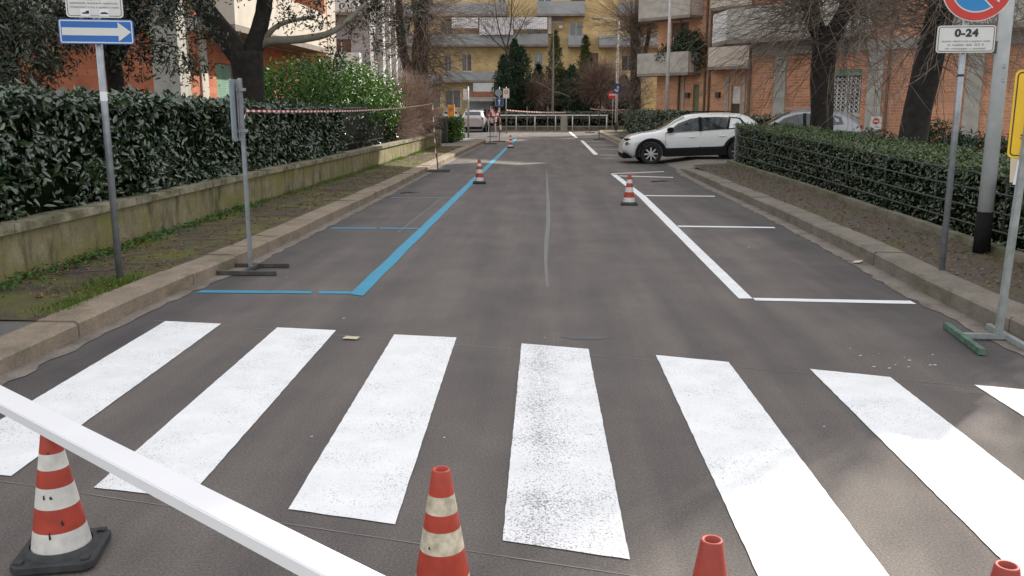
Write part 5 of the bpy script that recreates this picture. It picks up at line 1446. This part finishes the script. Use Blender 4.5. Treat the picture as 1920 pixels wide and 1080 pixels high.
# portable stands
def stand(name, label, loc, rz, h, post='stand_grey', base='stand_dark', blen=.66, gap=.45, pw=.036, cat='sign stand', group=None, off=0, lean=0, green=False):
    root = empty(name, loc, rz)
    MB().bar((-blen / 2, -gap / 2, .02), (blen / 2, -gap / 2, .02), .04, .04).build('base_bar', 'stand_green' if green else base, root)
    MB().bar((-blen / 2, gap / 2, .02), (blen / 2, gap / 2, .02), .04, .04).build('base_bar', base, root)
    MB().bar((0, -gap / 2 + .022, .022), (0, gap / 2 - .022, .022), .035, .035).build('cross_bar', 'stand_grey' if green else base, root)
    MB().bar((0, off, .041), (lean, off, h), pw, pw, (0, 1, 0)).build('post', post, root)
    return tag(root, label, cat, group)
s3 = stand('sign_stand', 'grey back of temporary sign on portable stand tied with striped tape', (-3.03, 8.9, .006), 0, 1.93, 'metal')
s3.rotation_euler = (0, 0, R(0))
pan = MB(Matrix.Translation((-.055, .0, 1.62)) @ Matrix.Rotation(R(96), 4, 'Z')).plate(rrect(.40, .60, .03), -.008, .008).build('panel', 'sign_back', s3)
for z in (1.42, 1.82): MB().box(-.06, .045, -.03, .03, z - .015, z + .015).build('bracket', 'metal_dull', s3)
MB(Matrix.Translation((-.035, .0, 1.62)) @ Matrix.Rotation(R(96), 4, 'Z')).box(-.05, .05, -.012, -.006, -.26, .26).build('stiffener', 'metal_dull', s3)

s4 = empty('sign_stand', (3.27, 6.36, .006)); tag(s4, 'yellow temporary no parking sign with taped paper notice on portable stand', 'sign stand')
MB().bar((-.22, .36, .022), (-.31, -.41, .022), .042, .042).build('base_bar', 'stand_green', s4)
MB().bar((.085, .34, .022), (.045, -.36, .022), .04, .04).build('base_bar', 'stand_grey', s4)
MB().bar((-.24, .03, .026), (.045, .0, .026), .034, .034).build('cross_bar', 'stand_grey', s4)
MB().bar((0, .012, .044), (.06, .02, 1.95), .042, .042, (0, 1, 0)).build('post', 'stand_grey', s4)
T4 = Matrix.Translation((.15, .02, 0)) @ Matrix.Rotation(R(-28), 4, 'Z')
pn = MB(T4).plate(rrect(.40, .60, .035, 5, 0, 1.60), -.045, -.033).build('panel', 'sign_yellow', s4)
a, b = rrect(.372, .572, .028, 5, 0, 1.60), rrect(.356, .556, .022, 5, 0, 1.60)
MB(T4).add([(x, -.0465, z) for x, z in a] + [(x, -.0465, z) for x, z in b], [(i, (i + 1) % 24, 24 + (i + 1) % 24, 24 + i) for i in range(24)]).build('border', 'ink', pn)
rp = ring_plate(.085, .125, -.049, -.0465); rp.v = [tuple(T4 @ Vector((x, y, z + 1.68))) for x, y, z in rp.v]; rp.build('red_ring', 'sign_red', pn)
MB(T4).add([(x, -.048, z) for x, z in circle(.082, 32, 0, 1.68)], [tuple(range(32))]).build('blue_field', 'sign_cyan', pn)
MB(T4).add([(x, -.0495, z) for x, z in ((-.065, 1.735), (-.05, 1.75), (.065, 1.625), (.05, 1.61))], [(0, 3, 2, 1)]).build('slash', 'sign_red', pn)
MB(T4).add([(x, -.0466, z) for x, z in ((-.13, 1.452), (.13, 1.452), (.13, 1.462), (-.13, 1.462))], [(0, 1, 2, 3)]).build('rule', 'ink', pn)
MB(T4).add([(x, -.0466, z) for x, z in ((-.13, 1.430), (-.06, 1.430), (-.06, 1.442), (-.13, 1.442))], [(0, 1, 2, 3)]).build('tow_icon', 'sign_red', pn)
MB(T4).add([(x, -.0466, z) for x, z in ((-.04, 1.385), (.13, 1.385), (.13, 1.425), (.08, 1.425), (.07, 1.405), (-.04, 1.40))], [(0, 1, 2, 3, 4, 5)]).build('tow_icon', 'ink', pn)
cb_ = MB(T4).plate([(-.165, 1.13), (-.175, 1.298), (.16, 1.298), (.16, 1.13)][::-1], -.050, -.047).build('card_backing', 'cardboard', s4)
pv = [(-.13, 1.285), (.15, 1.285), (.15, 1.115), (.06, 1.125), (-.02, 1.13), (-.09, 1.118), (-.145, 1.115)]
pp_ = MB(T4).plate(pv, -.0545, -.0525).build('paper_notice', 'paper', s4)
t_ = text_mesh('lettering', 'VIA', .03, 'ink', pp_, -.07, -.056, 1.255); t_.data.transform(T4)
for k, (w_, z_) in enumerate(((.22, 1.228), (.2, 1.213), (.21, 1.198), (.12, 1.183))):
    MB(T4).add([(-.11 + x, -.0558, z_ + z) for x, z in ((0, 0), (w_, 0), (w_, .004), (0, .004))], [(0, 1, 2, 3)]).build('text_line', 'ink_soft', pp_)

s5 = stand('pole_stand', 'thin pole on flat base tied to the striped tape by the wall end', (-2.86, 23.5, .006), R(2), 1.78, 'stand_dark', 'stand_dark', .62, .35, .03, 'pole stand', lean=-.12)
GS = 'bare portable stands at the end of the street'
stand('pole_stand', 'tall thin stand wrapped in tape before the side road', (-2.62, 41.6, .006), 0, 1.75, 'stand_dark', 'stand_dark', .62, .35, .03, 'pole stand')
stand('pole_stand', 'second thin stand just behind the tape wrapped stand', (-2.35, 44.6, .006), 0, 1.75, 'stand_dark', 'stand_dark', .62, .35, .03, 'pole stand')
stand('pole_stand', 'thin stand in the right bays near the far lamp post', (2.75, 47.8, .006), 0, 1.75, 'stand_dark', 'stand_dark', .62, .35, .035, 'pole stand')
stand('pole_stand', 'thin stand at the kerb corner before the railing', (2.85, 60.5, .006), 0, 1.75, 'stand_dark', 'stand_dark', .62, .35, .035, 'pole stand')
for x, lab in ((-1.45, 'slim stake in front of the railing near the cypresses'), (.05, 'slim stake before the railing near the pale sapling')):
    o = empty('stake', (x, 65.6, 0)); MB().tube([(0, 0, -.02), (0, 0, 1.75)], .03, 6).build('pole', 'metal_dull', o); MB().lathe([(.16, 0), (.16, .03), (.03, .05)], 12).build('foot', 'stand_dark', o); tag(o, lab, 'stake')

# far signs
fs_ = empty('traffic_sign', (-2.95, 56, 0)); tag(fs_, 'blue square straight ahead arrow sign with small panels above at the side road', 'sign')
sign_post(fs_, 2.9, .03, 'metal_dull')
p = plate_sign(fs_, .50, .50, .03, 2.0, 'sign_blue_dark', 'sign_white', bw=.012, inset=.01)
MB().add([(x, -.053, z) for x, z in ((-.03, 1.82), (.03, 1.82), (.03, 2.05), (.1, 2.05), (0, 2.18), (-.1, 2.05), (-.03, 2.05))], [tuple(range(7))]).build('arrow', 'sign_white', p)
MB().plate(circle(.22, 28, -.05, 2.55), -.05, -.038).build('disc', 'sign_back', fs_)
fs2 = empty('traffic_sign', (-2.62, 58, 0)); tag(fs2, 'white rectangular parking restriction panel on post beside the cypress', 'sign')
sign_post(fs2, 2.95, .03, 'metal_dull'); p = plate_sign(fs2, .42, .62, .03, 2.55, 'sign_white', 'sign_edge', bw=.01)
rp = ring_plate(.07, .12, -.056, -.0525, 24); rp.v = [(x, y, z + 2.62) for x, y, z in rp.v]; rp.build('red_ring', 'sign_red', p)
tp = empty('warning_sign', (-3.15, 52, .0), R(4)); tag(tp, 'red bordered triangular road works sign on low frame by the tape', 'sign')
MB().plate([(-.34, 1.12), (.34, 1.12), (0, 1.72)][::-1], -.02, -.008).build('panel', 'tape_red', tp)
MB().plate([(-.22, 1.19), (.22, 1.19), (0, 1.58)][::-1], -.024, -.021).build('field', 'sign_white', tp)
for x in (-.22, .22): MB().tube([(x, 0, 0), (x * .8, 0, 1.14)], .02, 6).build('leg', 'tape_white', tp)
MB().bar((-.3, 0, .02), (.3, 0, .02), .05, .035).build('foot', 'stand_dark', tp)
fs3 = empty('traffic_sign', (4.45, 58.5, .13)); tag(fs3, 'round blue sign with straight and left arrows beside the far lamp post', 'sign')
sign_post(fs3, 3.1, .03, 'metal_dull')
MB().plate(circle(.33, 32, 0, 2.72), -.05, -.038).build('disc', 'sign_blue_dark', fs3); dd = fs3.children[-1]
MB().add([(x, -.052, 2.72 + z) for x, z in ((.02, -.22), (.08, -.22), (.08, .06), (.14, .06), (.05, .22), (-.04, .06), (.02, .06))], [tuple(range(7))]).build('arrow', 'sign_white', dd)
MB().add([(x, -.0525, 2.72 + z) for x, z in ((-.06, -.22), (.018, -.22), (.018, -.06), (-.06, -.06), (-.06, -.0), (-.22, -.09), (-.06, -.2))], [tuple(range(7))]).build('arrow', 'sign_white', dd)
fs4 = empty('traffic_sign', (4.52, 63.0, .13)); tag(fs4, 'red no entry disc behind the far lamp post', 'sign')
sign_post(fs4, 2.7, .03, 'metal_dull'); MB().plate(circle(.30, 32, -.05, 2.4), -.05, -.038).build('disc', 'sign_red', fs4); MB().add([(x, -.053, z) for x, z in ((-.26, 2.35), (.16, 2.35), (.16, 2.45), (-.26, 2.45))], [(0, 1, 2, 3)]).build('bar', 'sign_white', fs4.children[-1])
wn_ = empty('notice_board', (7.72, 21.6, .12), R(-15)); tag(wn_, 'small white no entry notice on stake by the dark rounded shrub', 'notice')
MB().tube([(0, 0, -.02), (0, 0, 1.1)], .015, 6).build('stake', 'metal_dull', wn_)
p = MB().plate(rrect(.24, .30, .01, 2, 0, 1.18), -.03, -.02).build('panel', 'sign_white', wn_)
MB().add([(x, -.0315, z) for x, z in circle(.075, 24, 0, 1.22)], [tuple(range(24))]).build('red_disc', 'sign_red', p); MB().add([(x, -.033, 1.22 + z) for x, z in ((-.055, -.014), (.055, -.014), (.055, .014), (-.055, .014))], [(0, 1, 2, 3)]).build('bar', 'sign_white', p)
ob = empty('parking_meter', (-6.35, 60, 0)); tag(ob, 'yellow and orange ticket machine behind the low bright hedge', 'ticket machine')
bevel(MB().box(-.2, .2, -.2, .2, 0, 1.05).build('body', 'conc_cream', ob), .02); bevel(MB().box(-.22, .22, -.22, .2, 1.052, 1.85).build('cabinet', 'orange_box', ob), .03); MB().add([(x, -.2225, z) for x, z in circle(.13, 20, 0, 1.55)], [tuple(range(20))]).build('emblem', 'terracotta', ob)
st_ = empty('sign_post', (-4.15, 47.6, .0)); tag(st_, 'grey post with small white box by the low bright hedge', 'post')
MB().tube([(0, 0, 0), (0, 0, 2.75)], .05, 10).build('pole', 'metal_dull', st_, True); bevel(MB().box(-.24, .0, -.12, .12, 2.05, 2.6).build('box', 'frame_white', st_), .02)

# far lamp posts
def lamp(loc, h, label, r=.075):
    o = empty('lamp_post', loc); tag(o, label, 'lamp post')
    MB().tube([(0, 0, -.02), (0, 0, .5)], [r * 1.15, r * 1.1], 14).build('foot', 'black_paint', o, True)
    MB().tube([(0, 0, .502), (0, 0, h * .5), (0, 0, h)], [r, r * .85, r * .6], 14).build('pole', 'pole_white', o, True)
    MB().tube([(0, 0, h - .05), (-.5, 0, h + .15), (-1.2, 0, h + .18)], .035, 8).build('arm', 'pole_white', o, True)
    bevel(MB().box(-1.75, -1.15, -.13, .13, h + .12, h + .24).build('lamp_head', 'metal_dull', o), .03)
lamp((4.72, 62.2, .13), 7.2, 'slim pale lamp post beside the round blue arrow sign', .10)
lamp((5.42, 41.5, .13), 8.2, 'tall pale lamp post rising from the far hedge behind the white car', .085)

# ================================================================ TAPES
def tape(name, label, pts, w, turns=0, seg=.12):
    P = [Vector(p) for p in pts]; out = []
    for i in range(len(P) - 1):
        n = max(2, int((P[i + 1] - P[i]).length / seg)); out += [P[i].lerp(P[i + 1], k / n) for k in range(n)]
    out.append(P[-1]); m = MB(); n = len(out); vs = []
    for i, p in enumerate(out):
        t = i / (n - 1); a = turns * 2 * math.pi * t; vs += [tuple(p + Vector((math.sin(a) * w / 2, math.sin(a) * .3 * w / 2, math.cos(a) * w / 2))), tuple(p - Vector((math.sin(a) * w / 2, math.sin(a) * .3 * w / 2, math.cos(a) * w / 2)))]
    for i in range(n - 1): m.add([vs[2 * i], vs[2 * i + 1], vs[2 * i + 3], vs[2 * i + 2]], [(0, 1, 2, 3)], i % 2)
    return tag(m.build(name, ['tape_white', 'tape_red']), label, 'tape')
def sag(a, b, d, n=24):
    a, b = Vector(a), Vector(b); return [tuple(a.lerp(b, i / n) - Vector((0, 0, d * 4 * (i / n) * (1 - i / n)))) for i in range(n + 1)]
tape('barrier_tape', 'red and white barrier tape stretched from sign stand to thin pole', [(-3.01, 8.88, 1.45), (-3.0, 8.875, 1.55)] + sag((-2.98, 8.9, 1.62), (-2.975, 23.5, 1.76), .07), .022, 0, .085)
tape('barrier_tape', 'loose striped tape hanging down along the thin pole', [(-2.968, 23.48, 1.76), (-2.95, 23.46, 1.3), (-2.93, 23.47, .9), (-2.90, 23.46, .35)], .035, 2.5)
tape('barrier_tape', 'striped tape knotted round the stands before the side road', [(-2.60, 41.55, 1.7), (-2.57, 41.7, 1.2), (-2.45, 43, .95), (-2.36, 44.5, 1.65), (-2.30, 44.55, 1.0), (-2.28, 44.52, .4)], .10, 3, .2)
tape('barrier_tape', 'striped tape running from the side road signs to the hedge', sag((-2.58, 58, 1.5), (1.4, 67.3, 1.32), .06), .08, 0, .3)
tape('barrier_tape', 'striped tape crossing above the far right hedge', sag((2.85, 60.5, 1.6), (5.2, 61.0, 1.55), .08), .07, 0, .3)

# ================================================================ SMALL THINGS
tag(strip('paper_scrap', [(-1.47, 6.20), (-1.36, 6.18), (-1.35, 6.25), (-1.46, 6.28)], 'cardboard', None, .012, step=.02, jit=.004, seed=5), 'small pale paper scrap lying on the asphalt between stripes', 'litter')
lf = MB().add([(3.30, 9.62, .012), (3.37, 9.58, .02), (3.44, 9.66, .035), (3.36, 9.70, .018)], [(0, 1, 2, 3)]); tag(lf.build('dry_leaf', 'cardboard'), 'pale curled dry leaf in the right gutter', 'leaf')
for loc, nn, lab in (((-2.78, 17.5, .010), 5, 'broken dark twig lying in the blue parking bay'), ((2.45, 20.4, .010), 6, 'broken twigs lying between the white bay lines')):
    rr_ = np.random.default_rng(nn); d = rr_.normal(0, 1, (nn, 3)); d[:, 2] = 0
    pth = twig_paths(rr_, rr_.normal(0, .06, (nn, 3)) * np.array([1, 1, 0]), d + np.array([1.6, 0, 0]), rr_.uniform(.15, .4, nn), 0, .12, 4) * np.array([1, 1, 0])
    V, F = twig_tubes(pth, np.full(nn, .008), .003); o = np_mesh('fallen_twig', V, F, 'bark'); o.location = loc; tag(o, lab, 'twig')
MB().add([(.29 + .17 * math.cos(a) * (1 + .15 * math.sin(3 * a)), 6.33 + .06 * math.sin(a), .0025) for a in [k * math.pi / 12 for k in range(24)]], [tuple(range(24))]).build('dark_stain', 'stain', road)
rgc = random.Random(4)
fk = MB()
for k in range(26):
    x, y = (2.35, 5.75) if k % 2 else (rgc.uniform(-2.8, 2.9), rgc.uniform(2.4, 12)); x += rgc.gauss(0, .12); y += rgc.gauss(0, .12); q = rgc.uniform(.004, .013)
    fk.add([(x - q, y - q * .4, .007), (x + q * .8, y - q * .6, .007), (x + q, y + q * .5, .008), (x - q * .3, y + q * .7, .007)], [(0, 1, 2, 3)])
tag(fk.build('paint_flakes', 'sign_white'), 'white paint flecks dropped on the asphalt', 'flecks', kind='stuff')
# grass along the wall and round the left post
rg = np.random.default_rng(91)
def grass(name, label, pts, hgt, wid, mat='grass'):
    n = len(pts); a = rg.uniform(0, 6.28, n); h = hgt * rg.uniform(.4, 1.3, n); w = wid * rg.uniform(.6, 1.3, n); ln = rg.normal(0, .45, (n, 2)) * h[:, None]
    s = np.stack([np.cos(a) * w, np.sin(a) * w, np.zeros(n)], 1); t = pts + np.stack([ln[:, 0], ln[:, 1], h], 1)
    V = np.stack([pts - s, pts + s, t], 1).reshape(-1, 3); F = np.arange(3 * n).reshape(-1, 3)
    o = np_mesh(name, V, F, mat); return tag(o, label, 'grass', kind='stuff')
n = 9000; yy = 6.9 + 29 * rg.uniform(0, 1, n) ** .9; wx = np.interp(yy, [p[1] for p in WL], [p[0] for p in WL])
k = wob(yy * .9, yy * .3, 5) + rg.normal(0, .3, n) > -.1
pts = np.stack([wx + np.abs(rg.normal(0, .11, n)) + .01, yy, np.full(n, .118)], 1)[k]
grass('grass', 'ragged grass and weeds growing along the foot of the mossy wall', pts, .07, .006)
n = 1500; c = rg.normal(0, 1, (n, 2)) * np.array([.16, .24]) + np.array([-3.80, 7.55]); k = (c[:, 0] < -3.66)
grass('grass', 'small green tuft round the foot of the blue arrow sign post', np.stack([c[:, 0], c[:, 1], np.full(n, .116)], 1)[k], .05, .005)
n = 700; c = rg.normal(0, 1, (n, 2)) * np.array([.10, .20]) + np.array([-3.74, 6.75]); k = (c[:, 0] < -3.64)
grass('grass', 'thin grass tuft between kerb and pavement corner', np.stack([c[:, 0], c[:, 1], np.full(n, .116)], 1)[k], .04, .005)
# weed leaves by the wall, dead leaves and twigs on the verge, grit on the road
n = 900; yy = 7.0 + 7 * rg.uniform(0, 1, n) ** 1.2; wx = np.interp(yy, [p[1] for p in WL], [p[0] for p in WL])
V, F = leaf_arrays(rg, np.stack([wx + .03 + np.abs(rg.normal(0, .13, n)), yy, .13 + np.abs(rg.normal(0, .03, n))], 1), np.tile([.3, 0, 1.0], (n, 1)), .05, .03, .5)
tag(np_mesh('weeds', V, F, 'laurel_bright'), 'low broad leaved weeds at the foot of the wall', 'weeds', kind='stuff')
n = 2600; yy = rg.uniform(6.9, 36, n); t = rg.uniform(.02, .98, n); xa = np.interp(yy, [p[1] for p in kv], [p[0] for p in kv]); xb = np.interp(yy, [p[1] for p in WL], [p[0] for p in WL])
V, F = leaf_arrays(rg, np.stack([xa * (1 - t) + xb * t, yy, np.full(n, .139)], 1), np.tile([0, 0, 1.0], (n, 1)), .05, .022, .22)
tag(np_mesh('fallen_leaves', V, F, 'brown_leaf'), 'brown fallen leaves scattered on the left verge', 'leaves', kind='stuff')
n = 2200; yy = rg.uniform(4, 24, n); t = rg.uniform(.02, .98, n); xa = np.interp(yy, [p[1] for p in kr], [p[0] for p in kr]); xb = np.interp(yy, [p[1] for p in EG], [p[0] for p in EG])
V, F = leaf_arrays(rg, np.stack([xa * (1 - t) + xb * t, yy, np.full(n, .156)], 1), np.tile([0, 0, 1.0], (n, 1)), .045, .02, .22)
tag(np_mesh('fallen_leaves', V, F, 'brown_leaf'), 'brown fallen leaves scattered on the right pavement', 'leaves', kind='stuff')
n = 60; yy = rg.uniform(8, 22, n); t = rg.uniform(.15, .85, n); xa = np.interp(yy, [p[1] for p in kv], [p[0] for p in kv]); xb = np.interp(yy, [p[1] for p in WL], [p[0] for p in WL])
d = rg.normal(0, 1, (n, 3)); d[:, 2] = 0
tw = twig_tubes(twig_paths(rg, np.stack([xa * (1 - t) + xb * t, yy, np.full(n, .142)], 1), d, rg.uniform(.2, .7, n), 0, .12, 4) * np.array([1, 1, 0]) + np.array([0, 0, .142]), np.full(n, .007), .003)
tag(np_mesh('fallen_twigs', tw[0], tw[1], 'twig'), 'thin dark twigs lying on the left verge', 'twigs', kind='stuff')
n = 1500; side = rg.uniform(0, 1, n) < .5; yy = rg.uniform(3, 25, n)
xx = np.where(side, np.interp(yy, [p[1] for p in KL], [p[0] for p in KL]) + np.abs(rg.normal(0, .10, n)) + .01, np.interp(yy, [p[1] for p in KR], [p[0] for p in KR]) - np.abs(rg.normal(0, .13, n)) - .01)
ext = 350; xx[:ext] = rg.uniform(-3, 3, ext); yy[:ext] = rg.uniform(2.2, 16, ext)
s = rg.uniform(.002, .0055, n); q = np.stack([xx, yy, np.full(n, .004)], 1)
base = np.array([[-1, -.6, 0], [1, -.7, 0], [.1, 1, 0], [0, 0, 1.1]])
V = (q[:, None, :] + base[None] * s[:, None, None] * rg.uniform(.6, 1.3, (n, 4, 1))).reshape(-1, 3); i = np.arange(n)[:, None] * 4
F = np.concatenate([i + np.array([[0, 1, 3]]), i + np.array([[1, 2, 3]]), i + np.array([[2, 0, 3]])])
tag(np_mesh('grit', V, F, 'stone'), 'loose grit and crumbs on the asphalt and gutters', 'grit', kind='stuff')
